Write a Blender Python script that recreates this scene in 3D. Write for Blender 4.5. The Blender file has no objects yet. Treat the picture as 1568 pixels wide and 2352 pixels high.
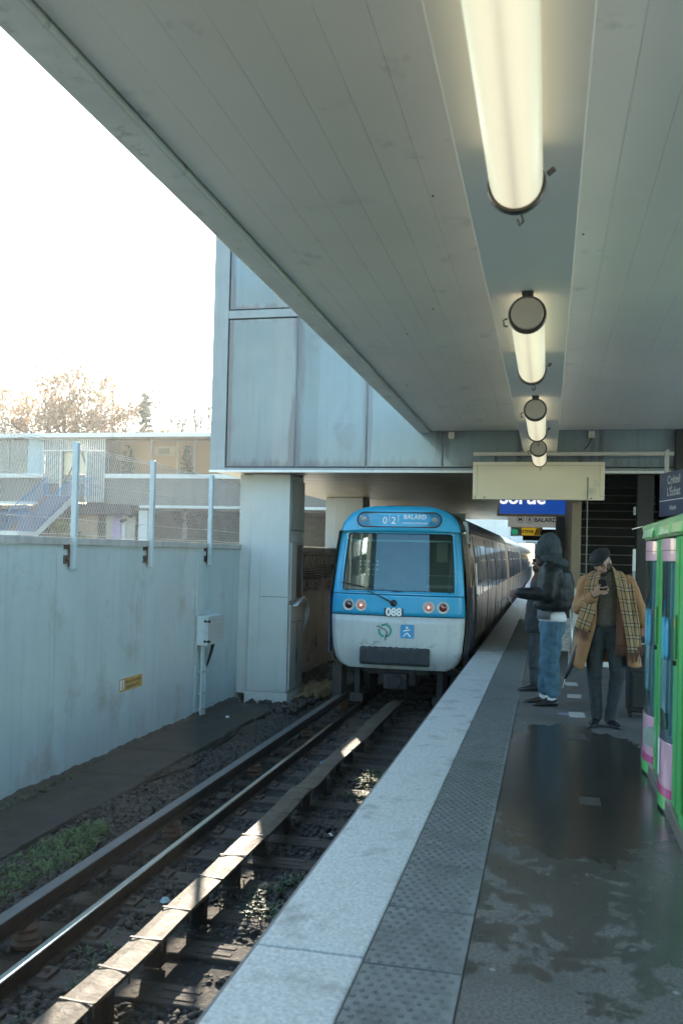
import bpy, bmesh, math, random
import numpy as np
from mathutils import Vector, Matrix, Euler
random.seed(7); RNG = np.random.default_rng(7)
S = bpy.context.scene; C = S.collection
R = math.radians; PI = math.pi

# ------------------------------------------------------------------ camera
F_PX, W_PX, H_PX = 2070.0, 1568.0, 2352.0
YAW, PITCH, ROLL, SHIFT = R(12.8797), R(0.88), 0.0235, 60.59
cd = bpy.data.cameras.new("camera"); cam = bpy.data.objects.new("camera", cd); C.objects.link(cam)
_f = Vector((-math.sin(YAW)*math.cos(PITCH), math.cos(YAW)*math.cos(PITCH), math.sin(PITCH)))
_r = Vector((math.cos(YAW), math.sin(YAW), 0)); _u = _r.cross(_f)
_r2 = math.cos(ROLL)*_r + math.sin(ROLL)*_u; _u2 = -math.sin(ROLL)*_r + math.cos(ROLL)*_u
m3 = Matrix((_r2, _u2, -_f)).transposed()
cam.matrix_world = Matrix.Translation((0, 0, 1.64)) @ m3.to_4x4()
cd.sensor_fit = 'VERTICAL'; cd.sensor_height = 36; cd.sensor_width = 24
cd.lens = 36*F_PX/H_PX; cd.shift_y = SHIFT/H_PX
cd.clip_start = .05; cd.clip_end = 3000
cd.dof.use_dof = True; cd.dof.focus_distance = 14.0; cd.dof.aperture_fstop = 3.2
S.camera = cam
S.view_settings.view_transform = 'Standard'; S.view_settings.look = 'None'
S.view_settings.gamma = 1; S.view_settings.use_curve_mapping = False
S.view_settings.exposure = 2.35

# ------------------------------------------------------------------ sky and sun
SUN_AZ, SUN_EL = R(21.0), R(19.5)          # azimuth from +Y towards -X
w = bpy.data.worlds.new("World"); S.world = w; w.use_nodes = True
nt = w.node_tree; bg = nt.nodes['Background']
sk = nt.nodes.new('ShaderNodeTexSky'); sk.sky_type = 'NISHITA'; sk.sun_disc = False
sk.sun_elevation = SUN_EL; sk.sun_rotation = -SUN_AZ
sk.air_density = 1.0; sk.dust_density = .6; sk.ozone_density = .8
tint = nt.nodes.new('ShaderNodeMix'); tint.data_type = 'RGBA'; tint.blend_type = 'MULTIPLY'; tint.inputs[0].default_value = 1; tint.inputs[7].default_value = (.845,.985,.99,1)
nt.links.new(sk.outputs[0], tint.inputs[6]); nt.links.new(tint.outputs[2], bg.inputs[0]); bg.inputs[1].default_value = 0.14
sd = bpy.data.lights.new("sun", 'SUN'); sd.energy = 3.0; sd.angle = R(.5); sd.color = (1, .86, .68)
so = bpy.data.objects.new("sun", sd); C.objects.link(so)
tosun = Vector((-math.sin(SUN_AZ)*math.cos(SUN_EL), math.cos(SUN_AZ)*math.cos(SUN_EL), math.sin(SUN_EL)))
so.rotation_euler = tosun.to_track_quat('Z', 'Y').to_euler(); so.location = (0, 0, 30)
S.cycles.max_bounces = 8; S.cycles.diffuse_bounces = 4; S.cycles.transparent_max_bounces = 12
S.cycles.caustics_reflective = False; S.cycles.caustics_refractive = False

# ------------------------------------------------------------------ materials
def mat(name, col, rough=.6, metal=0., var=.12, vs=4., streak=0., bump=0., bs=40., dirt=None, dirt_amt=.5, dirt_s=2., emis=0., ecol=None, coat=0., spec=.5, alpha=1., wave=None):
    m = bpy.data.materials.new(name); m.use_nodes = True
    n = m.node_tree.nodes; L = m.node_tree.links; b = n['Principled BSDF']
    b.inputs['Roughness'].default_value = rough; b.inputs['Metallic'].default_value = metal
    b.inputs['Coat Weight'].default_value = coat; b.inputs['Specular IOR Level'].default_value = spec
    tc = n.new('ShaderNodeTexCoord'); src = tc.outputs['Object']
    c = Vector(col[:3])
    def mixc(fac, a, bcol):
        x = n.new('ShaderNodeMix'); x.data_type = 'RGBA'
        L.new(fac, x.inputs[0])
        for i, v in ((6, a), (7, bcol)):
            if hasattr(v, 'links'): L.new(v, x.inputs[i])
            else: x.inputs[i].default_value = (*v, 1)
        return x.outputs[2]
    def noise(scale, sc=(1, 1, 1), det=6, rg=.55):
        mp = n.new('ShaderNodeMapping'); mp.inputs['Scale'].default_value = sc; L.new(src, mp.inputs[0])
        t = n.new('ShaderNodeTexNoise'); t.inputs['Scale'].default_value = scale; t.inputs['Detail'].default_value = det
        t.inputs['Roughness'].default_value = rg; L.new(mp.outputs[0], t.inputs['Vector']); return t.outputs[0]
    def ramp(s, lo, hi):
        r = n.new('ShaderNodeMapRange'); r.inputs[1].default_value = lo; r.inputs[2].default_value = hi; L.new(s, r.inputs[0]); return r.outputs[0]
    out = mixc(ramp(noise(vs), .3, .7), tuple(c*(1-var)), tuple(min(1, x) for x in c*(1+var)))
    if streak:
        out = mixc(ramp(noise(6, (1.6, 1.6, .1), 4), .5, .85), out, tuple(c*(1-streak)))
    if dirt:
        f = ramp(noise(dirt_s, (1, 1, 1), 8, .65), .62-.3*dirt_amt, .72)
        out = mixc(f, out, dirt)
    L.new(out, b.inputs['Base Color'])
    rr = n.new('ShaderNodeMapRange'); rr.inputs[3].default_value = max(0.02, rough*.8); rr.inputs[4].default_value = min(1, rough*1.2)
    L.new(noise(vs*2.3), rr.inputs[0]); L.new(rr.outputs[0], b.inputs['Roughness'])
    if bump:
        bp = n.new('ShaderNodeBump'); bp.inputs['Strength'].default_value = bump; bp.inputs['Distance'].default_value = .02
        L.new(noise(bs), bp.inputs['Height']); L.new(bp.outputs[0], b.inputs['Normal'])
    if emis:
        b.inputs['Emission Color'].default_value = (*(ecol or col), 1); b.inputs['Emission Strength'].default_value = emis
    m.diffuse_color = (*col[:3], 1)
    return m

def glass(name, tint=(.9, .95, .95), rough=.01, bias=.0, ior=1.5, refl=(1, 1, 1)):
    m = bpy.data.materials.new(name); m.use_nodes = True
    n = m.node_tree.nodes; L = m.node_tree.links; n.remove(n['Principled BSDF'])
    o = n['Material Output']; t = n.new('ShaderNodeBsdfTransparent'); t.inputs[0].default_value = (*tint, 1)
    g = n.new('ShaderNodeBsdfGlossy'); g.inputs['Roughness'].default_value = rough; g.inputs[0].default_value = (*refl, 1)
    f = n.new('ShaderNodeFresnel'); f.inputs[0].default_value = ior
    a = n.new('ShaderNodeMath'); a.operation = 'ADD'; a.use_clamp = True; a.inputs[1].default_value = bias; L.new(f.outputs[0], a.inputs[0])
    x = n.new('ShaderNodeMixShader'); L.new(a.outputs[0], x.inputs[0]); L.new(t.outputs[0], x.inputs[1]); L.new(g.outputs[0], x.inputs[2])
    L.new(x.outputs[0], o.inputs[0]); return m

# ------------------------------------------------------------------ mesh helpers
class MB:
    def __init__(s): s.v = []; s.f = []; s.uv = {}
    def add(s, vs, fs):
        o = len(s.v); s.v += [tuple(p) for p in vs]; s.f += [tuple(i+o for i in f) for f in fs]; return s
    def box(s, x0, x1, y0, y1, z0, z1):
        return s.add([(x0,y0,z0),(x1,y0,z0),(x1,y1,z0),(x0,y1,z0),(x0,y0,z1),(x1,y0,z1),(x1,y1,z1),(x0,y1,z1)],
                     [(3,2,1,0),(4,5,6,7),(0,1,5,4),(1,2,6,5),(2,3,7,6),(3,0,4,7)])
    def obox(s, c, size, rot=(0,0,0)):
        e = Euler(rot).to_matrix(); c = Vector(c); h = Vector(size)/2; vs = []
        for dz in (-1,1):
            for dx,dy in ((-1,-1),(1,-1),(1,1),(-1,1)): vs.append(c+e@Vector((dx*h.x,dy*h.y,dz*h.z)))
        return s.add(vs, [(3,2,1,0),(4,5,6,7),(0,1,5,4),(1,2,6,5),(2,3,7,6),(3,0,4,7)])
    def loft(s, rings, cap=True, closed=True):
        n = len(rings[0]); vs = [p for r in rings for p in r]; fs = []
        for i in range(len(rings)-1):
            for j in range(n if closed else n-1):
                k = (j+1) % n; fs.append((i*n+j, i*n+k, (i+1)*n+k, (i+1)*n+j))
        if cap: fs.append(tuple(range(n-1,-1,-1))); fs.append(tuple((len(rings)-1)*n+j for j in range(n)))
        return s.add(vs, fs)
    def tube(s, pts, rad, n=10, cap=True):
        pts = [Vector(p) for p in pts]; m = len(pts)
        if not hasattr(rad, '__len__'): rad = [rad]*m
        rings = []; up = None
        for i, p in enumerate(pts):
            t = (pts[min(i+1,m-1)]-pts[max(i-1,0)]).normalized()
            if up is None:
                a = Vector((0,0,1)) if abs(t.z) < .9 else Vector((1,0,0)); u = t.cross(a).normalized()
            else:
                u = (up - t*up.dot(t)).normalized()
            up = u; v = t.cross(u)
            rings.append([p+rad[i]*(math.cos(2*PI*j/n)*u+math.sin(2*PI*j/n)*v) for j in range(n)])
        return s.loft(rings, cap)
    def cyl(s, p0, p1, r, n=16, r1=None): return s.tube([p0, p1], [r, r if r1 is None else r1], n)
    def ell(s, c, r, rot=(0,0,0), n=14, m=9):
        e = Euler(rot).to_matrix(); c = Vector(c); vs = [c+e@Vector((0,0,-r[2]))]; fs = []
        for i in range(1, m):
            ph = -PI/2+PI*i/m
            for j in range(n):
                th = 2*PI*j/n; vs.append(c+e@Vector((r[0]*math.cos(ph)*math.cos(th), r[1]*math.cos(ph)*math.sin(th), r[2]*math.sin(ph))))
        vs.append(c+e@Vector((0,0,r[2])))
        for j in range(n): fs.append((0, 1+(j+1)%n, 1+j))
        for i in range(m-2):
            for j in range(n): fs.append((1+i*n+j, 1+i*n+(j+1)%n, 1+(i+1)*n+(j+1)%n, 1+(i+1)*n+j))
        for j in range(n): fs.append((len(vs)-1, 1+(m-2)*n+j, 1+(m-2)*n+(j+1)%n))
        return s.add(vs, fs)
    def cap(s, p0, p1, r0, r1=None, n=12):
        r1 = r0 if r1 is None else r1; p0 = Vector(p0); p1 = Vector(p1); d = p1-p0; t = d.normalized()
        pts=[]; rad=[]
        for a in (80, 55, 28): pts.append(p0-t*r0*math.sin(R(a))); rad.append(r0*math.cos(R(a)))
        pts += [p0, p1]; rad += [r0, r1]
        for a in (28, 55, 80): pts.append(p1+t*r1*math.sin(R(a))); rad.append(r1*math.cos(R(a)))
        return s.tube(pts, rad, n)
    def prism(s, poly, p0, ax, h):   # poly 2D list -> extruded; ax = (u, v, n) vectors
        u, v, nn = [Vector(a) for a in ax]; p0 = Vector(p0); k = len(poly)
        vs = [p0+u*a+v*b for a,b in poly]+[p0+u*a+v*b+nn*h for a,b in poly]
        fs = [tuple(range(k-1,-1,-1)), tuple(range(k,2*k))]+[(i,(i+1)%k,k+(i+1)%k,k+i) for i in range(k)]
        return s.add(vs, fs)
    def lathe(s, prof, c, axis='z', n=24):
        rings = []
        for rr, h in prof:
            ring = []
            for j in range(n):
                a = 2*PI*j/n; x, y = rr*math.cos(a), rr*math.sin(a)
                ring.append(Vector(c)+(Vector((x,y,h)) if axis=='z' else Vector((x,h,-y)) if axis=='y' else Vector((h,x,y))))
            rings.append(ring)
        return s.loft(rings, True)

def obj(name, mb, m, parent=None, bevel=0, smooth=False, mods=(), uv=None, seg=2, fixn=True):
    me = bpy.data.meshes.new(name); me.from_pydata([tuple(p) for p in mb.v], [], mb.f); me.validate()
    if fixn:
        bmm = bmesh.new(); bmm.from_mesh(me); bmesh.ops.recalc_face_normals(bmm, faces=bmm.faces); bmm.to_mesh(me); bmm.free()
    if isinstance(m, (list, tuple)):
        for x in m: me.materials.append(x)
    else: me.materials.append(m)
    o = bpy.data.objects.new(name, me); C.objects.link(o)
    if parent: o.parent = parent
    if smooth:
        me.polygons.foreach_set('use_smooth', [True]*len(me.polygons))
    if uv: 
        l = me.uv_layers.new(name='UVMap')
        for lp in me.loops: l.data[lp.index].uv = uv[lp.vertex_index]
    if bevel:
        b = o.modifiers.new('bevel', 'BEVEL'); b.width = bevel; b.segments = seg; b.limit_method = 'ANGLE'; b.angle_limit = R(35)
    for k in mods:
        if k[0] == 'remesh':
            q = o.modifiers.new('remesh', 'REMESH'); q.mode = 'VOXEL'; q.voxel_size = k[1]; q.use_smooth_shade = True
        elif k[0] == 'smooth':
            q = o.modifiers.new('smooth', 'SMOOTH'); q.iterations = k[1]; q.factor = .5
        elif k[0] == 'disp':
            t = bpy.data.textures.new(name+'_folds', 'CLOUDS'); t.noise_scale = k[2]; t.noise_depth = 2
            q = o.modifiers.new('folds', 'DISPLACE'); q.texture = t; q.strength = k[1]; q.mid_level = .5; q.texture_coords = 'LOCAL'
        elif k[0] == 'solid':
            q = o.modifiers.new('solid', 'SOLIDIFY'); q.thickness = k[1]; q.offset = 0
        elif k[0] == 'subsurf':
            q = o.modifiers.new('sub', 'SUBSURF'); q.levels = k[1]; q.render_levels = k[1]
    return o

def empty(name, loc=(0,0,0), rz=0):
    o = bpy.data.objects.new(name, None); C.objects.link(o); o.location = loc; o.rotation_euler = (0,0,rz); o.empty_display_size = .2; return o
def tag(o, label, cat, group=None):
    o['label'] = label; o['category'] = cat
    if group: o['group'] = group
    return o
def struct(o): o['kind'] = 'structure'; return o
def stuff(o, label=None, cat=None):
    o['kind'] = 'stuff'
    if label: o['label'] = label
    if cat: o['category'] = cat
    return o
def copy_tree(o, parent=None):
    c = o.copy(); C.objects.link(c)
    if parent: c.parent = parent
    for ch in list(o.children): copy_tree(ch, c)
    return c
def text_mesh(txt, size, bold=0., extr=.001, align='CENTER'):
    cu = bpy.data.curves.new('lettering', 'FONT'); cu.body = txt; cu.size = size; cu.offset = bold; cu.extrude = extr
    cu.align_x = align; cu.align_y = 'CENTER'; cu.resolution_u = 3
    o = bpy.data.objects.new('lettering', cu); C.objects.link(o)
    dg = bpy.context.evaluated_depsgraph_get(); me = bpy.data.meshes.new_from_object(o.evaluated_get(dg))
    bpy.data.objects.remove(o); bpy.data.curves.remove(cu); return me
def text(name, txt, size, m, mw, parent=None, bold=0., extr=.001, align='CENTER'):
    me = text_mesh(txt, size, bold, extr, align); me.transform(mw); me.materials.clear(); me.materials.append(m)
    o = bpy.data.objects.new(name, me); C.objects.link(o)
    if parent: o.parent = parent
    return o
def facing_cam(x, y, z, sx=1, sz=1): # text plane facing -Y
    return Matrix.Translation((x,y,z)) @ Matrix.Rotation(PI/2, 4, 'X') @ Matrix.Diagonal((sx, sz, 1, 1))

# ------------------------------------------------------------------ shared materials
M_wallpaint = mat('pale_painted_concrete', (.385,.495,.53), .7, var=.07, vs=1.2, streak=.17, bump=.25, bs=35, dirt=(.30,.32,.31), dirt_amt=.25, dirt_s=1.3)
M_coping = mat('weathered_concrete_coping', (.36,.39,.39), .8, var=.18, vs=5, streak=.35, bump=.3)
M_ceil = mat('painted_soffit_board', (.90,.835,.75), .5, var=.05, vs=.8, dirt=(.62,.61,.54), dirt_amt=.05, dirt_s=2.2)
M_ceilband = mat('painted_lamp_band', (.89,.825,.74), .5, var=.05, vs=1.)
M_lip = mat('painted_edge_trim', (.76,.76,.70), .5, var=.10, vs=2., streak=.1, dirt=(.42,.43,.34), dirt_amt=.08, dirt_s=5)
M_darkgap = mat('dark_joint', (.03,.03,.03), .8)
def panelmat():
    m = mat('blue_grey_glazed_panel', (.19,.245,.26), .20, var=.10, vs=.7, streak=.14, coat=.4, dirt=(.15,.155,.175), dirt_amt=.16, dirt_s=1.1); n = m.node_tree.nodes; L = m.node_tree.links; b = n['Principled BSDF']
    # run-off stains creeping in from the rims of every panel
    old = b.inputs['Base Color'].links[0].from_socket; tc = n.new('ShaderNodeTexCoord'); sp = n.new('ShaderNodeSeparateXYZ'); L.new(tc.outputs['Generated'], sp.inputs[0])
    def ma(op, a, c):
        x = n.new('ShaderNodeMath'); x.operation = op
        for i, v in enumerate((a, c)):
            if hasattr(v, 'links'): L.new(v, x.inputs[i])
            else: x.inputs[i].default_value = v
        return x.outputs[0]
    mp = n.new('ShaderNodeMapping'); mp.inputs['Scale'].default_value = (7,7,.5); L.new(tc.outputs['Object'], mp.inputs[0]); nz = n.new('ShaderNodeTexNoise'); nz.inputs['Scale'].default_value = 1.6; nz.inputs['Detail'].default_value = 7; L.new(mp.outputs[0], nz.inputs[0])
    ex = ma('ABSOLUTE', ma('SUBTRACT', sp.outputs[0], .5), 0); ez = ma('ABSOLUTE', ma('SUBTRACT', sp.outputs[2], .52), 0)
    edge = ma('MAXIMUM', ma('ADD', ex, ma('MULTIPLY', ma('SUBTRACT', nz.outputs[0], .5), .28)), ma('ADD', ma('SUBTRACT', ez, .045), ma('MULTIPLY', ma('SUBTRACT', nz.outputs[0], .5), .16)))
    mr = n.new('ShaderNodeMapRange'); mr.interpolation_type = 'SMOOTHSTEP'; mr.inputs[1].default_value = .41; mr.inputs[2].default_value = .475; mr.inputs[4].default_value = .8; L.new(edge, mr.inputs[0])
    x = n.new('ShaderNodeMix'); x.data_type = 'RGBA'; L.new(mr.outputs[0], x.inputs[0]); L.new(old, x.inputs[6]); x.inputs[7].default_value = (.115,.118,.135,1); L.new(x.outputs[2], b.inputs['Base Color']); return m
M_panel = panelmat()
M_frame = mat('grey_metal_frame', (.26,.29,.295), .45, var=.08, vs=2., streak=.12)
M_soff = mat('beige_metal_soffit', (.50,.42,.31), .36, metal=.25, var=.10, vs=1.)
M_galv = mat('galvanised_steel', (.50,.54,.55), .42, metal=.6, var=.15, vs=8)
M_postpaint = mat('pale_blue_post_paint', (.42,.52,.56), .5, metal=.1, var=.12, vs=7, streak=.2)
M_black = mat('black_rubber', (.018,.018,.02), .55, var=.3, vs=9)
M_steel = mat('steel', (.42,.42,.40), .35, metal=.9, var=.15, vs=6)
M_brushed = mat('dull_stainless', (.36,.35,.32), .38, metal=.85, var=.12, vs=6)

# ================================================================== SETTING
def slab(name, x0, x1, y0, y1, z0, z1, m, bevel=0): 
    b = MB().box(x0,x1,y0,y1,z0,z1); return struct(obj(name, b, m, None, bevel))
M_soil = mat('dark_track_soil', (.022,.021,.018), .95, var=.4, vs=3, bump=.5, bs=20)
g = MB(); g.add([(-900,-300,-1.3),(900,-300,-1.3),(900,1800,-1.3),(-900,1800,-1.3)], [(0,1,2,3)])
struct(obj('ground', g, mat('dull_earth', (.36,.34,.28), .95, var=.3, vs=.4)))
slab('track_bed', -5.5, -1.30, -25, 110, -1.45, -1.165, M_soil)
M_path = mat('mossy_dark_concrete', (.032,.035,.031), .88, var=.35, vs=2.5, bump=.4, bs=18, dirt=(.028,.036,.018), dirt_amt=.5, dirt_s=3)
pb = MB()
for i in range(16):
    y = -6+i*1.32; pb.box(-5.46, -4.5+.02*math.sin(i*3), y, y+1.31, -1.4, -1.04+.008*math.sin(i*5))
struct(obj('path', pb, M_path, None, .01))

# platform: concrete body, white coping, tactile tiles, asphalt
M_conc = mat('grey_platform_concrete', (.22,.22,.21), .8, var=.2, vs=3, bump=.3)
slab('platform_base', -1.20, 5.2, -12, 80, -1.42, -.062, M_conc)
def wet_mat(name, base, spots=True):
    m = bpy.data.materials.new(name); m.use_nodes = True; n = m.node_tree.nodes; L = m.node_tree.links; b = n['Principled BSDF']
    tc = n.new('ShaderNodeTexCoord'); o = tc.outputs['Object']
    def nz(sc, det=6, rg=.6, mp=(1,1,1)):
        mm = n.new('ShaderNodeMapping'); mm.inputs['Scale'].default_value = mp; L.new(o, mm.inputs[0])
        t = n.new('ShaderNodeTexNoise'); t.inputs['Scale'].default_value = sc; t.inputs['Detail'].default_value = det; t.inputs['Roughness'].default_value = rg
        L.new(mm.outputs[0], t.inputs[0]); return t.outputs[0]
    def mr(s, a, bb, c=0., d=1.):
        x = n.new('ShaderNodeMapRange'); x.inputs[1].default_value = a; x.inputs[2].default_value = bb; x.inputs[3].default_value = c; x.inputs[4].default_value = d
        x.interpolation_type = 'SMOOTHSTEP'; L.new(s, x.inputs[0]); return x.outputs[0]
    def ma(op, a, bb):
        x = n.new('ShaderNodeMath'); x.operation = op; x.use_clamp = False
        for i, v in enumerate((a, bb)):
            if hasattr(v, 'links'): L.new(v, x.inputs[i])
            else: x.inputs[i].default_value = v
        return x.outputs[0]
    def mx(f, a, bb):
        x = n.new('ShaderNodeMix'); x.data_type = 'RGBA'
        if hasattr(f, 'links'): L.new(f, x.inputs[0])
        else: x.inputs[0].default_value = f
        for i, v in ((6, a), (7, bb)):
            if hasattr(v, 'links'): L.new(v, x.inputs[i])
            else: x.inputs[i].default_value = (*v, 1)
        return x.outputs[2]
    c = mx(mr(nz(70, 4, .7), .35, .65), tuple(.55*v for v in base), tuple(1.5*v for v in base))
    c = mx(mr(nz(1.3), .4, .75), c, tuple(.62*v for v in base))
    if spots:
        v = n.new('ShaderNodeTexVoronoi'); v.inputs['Scale'].default_value = 6.5; v.inputs['Randomness'].default_value = 1; L.new(o, v.inputs['Vector'])
        w_ = n.new('ShaderNodeTexWhiteNoise'); L.new(v.outputs['Position'], w_.inputs['Vector'])
        f = ma('MULTIPLY', mr(v.outputs['Distance'], .07, .12, 1, 0), mr(w_.outputs['Value'], .25, .8))
        c = mx(ma('MULTIPLY', f, .85), c, (.34,.34,.32))
        v2 = n.new('ShaderNodeTexVoronoi'); v2.inputs['Scale'].default_value = 3.1; L.new(o, v2.inputs['Vector'])
        f2 = mr(v2.outputs['Distance'], .06, .14, .5, 0)
        c = mx(f2, c, tuple(.4*q for q in base))
    # wet patch: an uneven pool between the people and the machine, with stray damp prints before it
    sx = n.new('ShaderNodeSeparateXYZ'); L.new(o, sx.inputs[0])
    dx = ma('DIVIDE', ma('SUBTRACT', sx.outputs[0], .22), .62); dy = ma('DIVIDE', ma('SUBTRACT', sx.outputs[1], 7.1), 1.9)
    d = ma('ADD', ma('MULTIPLY', dx, dx), ma('MULTIPLY', dy, dy))
    big = nz(3.2, 10, .70, (1, .55, 1))
    wet = mr(ma('SUBTRACT', ma('ADD', big, .62), ma('MULTIPLY', d, .50)), .50, .56)
    dx2 = ma('DIVIDE', ma('SUBTRACT', sx.outputs[0], .4), 1.2); dy2 = ma('DIVIDE', ma('SUBTRACT', sx.outputs[1], 4.9), 1.7)
    d2 = ma('ADD', ma('MULTIPLY', dx2, dx2), ma('MULTIPLY', dy2, dy2))
    pr = mr(ma('SUBTRACT', ma('ADD', nz(4.2, 9, .68, (1, .8, 1)), .28), ma('MULTIPLY', d2, .20)), .67, .70)
    wetall = ma('MAXIMUM', wet, ma('MULTIPLY', pr, .7))
    c = mx(ma('MULTIPLY', wetall, .80), c, tuple(.16*v for v in base))
    L.new(c, b.inputs['Base Color'])
    rgh = mr(wetall, 0, 1, .62, .20); L.new(ma('ADD', rgh, ma('MULTIPLY', ma('SUBTRACT', nz(14), .5), .12)), b.inputs['Roughness'])
    bp = n.new('ShaderNodeBump'); bp.inputs['Distance'].default_value = .004
    L.new(mr(wetall, 0, 1, .5, .04), bp.inputs['Strength']); L.new(nz(120, 3), bp.inputs['Height']); L.new(bp.outputs[0], b.inputs['Normal'])
    return m
struct(obj('bounce_slab', MB().box(5.25,60,-40,120,-.5,-.05), mat('pale_bounce_concrete', (.72,.68,.60), .8, var=.12, vs=.6)))  # unseen pale slab added to bounce sunlight up onto the canopy ceiling
M_asph = wet_mat('platform_asphalt', (.118,.117,.107))
slab('platform', -.291, 5.2, -12, 80, -.06, 0, M_asph, .006)
M_white = mat('worn_white_edge_stone', (.50,.53,.52), .62, var=.26, vs=55, bump=.3, bs=90, dirt=(.24,.245,.235), dirt_amt=.24, dirt_s=3.4)
wb = MB()
for i in range(64):
    y = -6+i*1.2+.02*math.sin(i); wb.box(-1.145, -.69, y, y+1.195, -.2, .004)
struct(obj('platform_edge', wb, M_white, None, .012))
M_tac = mat('grey_tactile_tile', (.165,.185,.185), .62, var=.22, vs=14, bump=.3, bs=120, dirt=(.09,.095,.09), dirt_amt=.35, dirt_s=2.6)
tb = MB()
for i in range(60):
    y = -3.64+i*.6; tb.box(-.683, -.293, y+.007, y+.591, -.05, .006+.001*math.sin(i*7))
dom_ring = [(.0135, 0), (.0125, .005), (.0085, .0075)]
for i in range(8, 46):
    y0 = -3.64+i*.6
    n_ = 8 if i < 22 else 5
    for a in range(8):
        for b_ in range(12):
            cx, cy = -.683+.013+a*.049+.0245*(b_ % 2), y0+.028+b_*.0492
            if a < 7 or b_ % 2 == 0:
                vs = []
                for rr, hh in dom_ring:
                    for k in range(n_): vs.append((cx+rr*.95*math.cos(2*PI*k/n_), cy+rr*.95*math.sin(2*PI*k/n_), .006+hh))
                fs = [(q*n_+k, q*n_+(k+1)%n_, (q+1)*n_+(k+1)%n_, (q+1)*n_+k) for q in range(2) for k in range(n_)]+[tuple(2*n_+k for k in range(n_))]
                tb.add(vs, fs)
M_dome = mat('shade_dark_dome', (.12,.134,.134), .5, var=.25, vs=30)  # domes coloured darker than the tile to stand for their shadowed side
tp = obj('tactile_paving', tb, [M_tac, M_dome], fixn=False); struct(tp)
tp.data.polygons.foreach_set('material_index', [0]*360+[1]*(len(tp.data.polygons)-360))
# worn floor stickers
M_stk = mat('worn_white_sticker', (.50,.50,.47), .6, var=.3, vs=40, dirt=(.16,.16,.16), dirt_amt=.45, dirt_s=18)
for k, (x, y, wd, ln, rz, tone) in enumerate([(.33,12.1,.16,.30,.05,'clean'),(.34,11.05,.16,.28,-.03,'clean'),(.33,9.75,.16,.30,.02,'clean'),(.30,8.55,.16,.26,.1,'half rubbed away'),(.31,6.33,.14,.20,.0,'almost rubbed away')]):
    t = obj('floor_sticker', MB().obox((0,0,.002),(wd,ln,.003)), M_stk if k<3 else mat('rubbed_sticker', (.07,.07,.068), .45, var=.4, vs=50, dirt=(.05,.05,.05), dirt_amt=1.0, dirt_s=14))
    t.location = (x,y,0); t.rotation_euler = (0,0,rz)
    tag(t, ['white square floor sticker farthest along the platform, beside the umbrella tip','white square floor sticker just nearer than the umbrella tip','white square floor sticker with a purple smear at its left','half rubbed pale floor sticker at the rim of the puddle','almost worn away floor sticker in the middle of the puddle'][k], 'sticker', 'floor stickers along the platform')
t = obj('floor_stain', MB().lathe([(.001,.001),(.07,.001),(.07,.003),(.001,.003)], (0,0,0)), mat('purple_smear', (.22,.20,.30), .6, var=.3, vs=20)); t.location=(.20,9.75,0)
tag(t, 'purple round smear on the asphalt beside a white floor sticker', 'stain')

# ================================================================== TRACK
M_rail = mat('rusty_rail_side', (.035,.026,.022), .7, metal=.3, var=.3, vs=9)
M_railtop = mat('polished_rail_top', (.62,.63,.62), .16, metal=1., var=.1, vs=3)
def rail(name, x, label):
    b = MB(); prof = [(-.065,0),(.065,0),(.06,.015),(.012,.03),(.01,.105),(.032,.12),(.034,.146),(-.034,.146),(-.032,.12),(-.01,.105),(-.012,.03),(-.06,.015)]
    b.loft([[(x+a, y, -1.155+h) for a, h in prof] for y in (-12, 110)])
    o = obj(name, b, M_rail); t = MB(); 
    t.loft([[(x+a, y, -1.009+h) for a, h in ((-.033,0),(.033,0),(.030,.007),(.018,.010),(-.018,.010),(-.030,.007))] for y in (-12, 110)])
    obj('running_surface', t, M_railtop, o); tag(o, label, 'rail')
rail('rail', -3.19, 'shiny topped running rail on the wall side of the track')
rail('rail', -1.755, 'running rail hidden close under the platform edge')
M_third = mat('dull_conductor_rail', (.09,.098,.10), .55, metal=.2, var=.22, vs=5)
e = empty('conductor_rail', (-3.49,0,-1.05))
tb3 = MB(); tb3.loft([[(a, y, h) for a, h in ((-.045,.06),(.045,.06),(.045,.075),(.012,.085),(.012,.14),(.052,.15),(.052,.194),(-.052,.194),(-.052,.15),(-.012,.14),(-.012,.085),(-.045,.075))] for y in (-8, 110)])
obj('rail_bar', tb3, M_rail, e, .004); obj('contact_surface', MB().box(-.05,.05,-8,110,.1945,.20), M_third, e, .003)
M_pot = mat('brown_ceramic_insulator', (.10,.055,.035), .5, var=.2)
for i in range(12):
    y = 3.2+i*2.5
    obj('insulator', MB().lathe([(.10,-.10),(.11,-.07),(.08,-.05),(.10,-.03),(.075,-.0),(.09,.03),(.06,.06)], (0,y,0)), M_pot, e, smooth=False)
tag(e, 'dull grey conductor rail raised on brown insulators beside the ballast path', 'rail')
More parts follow.
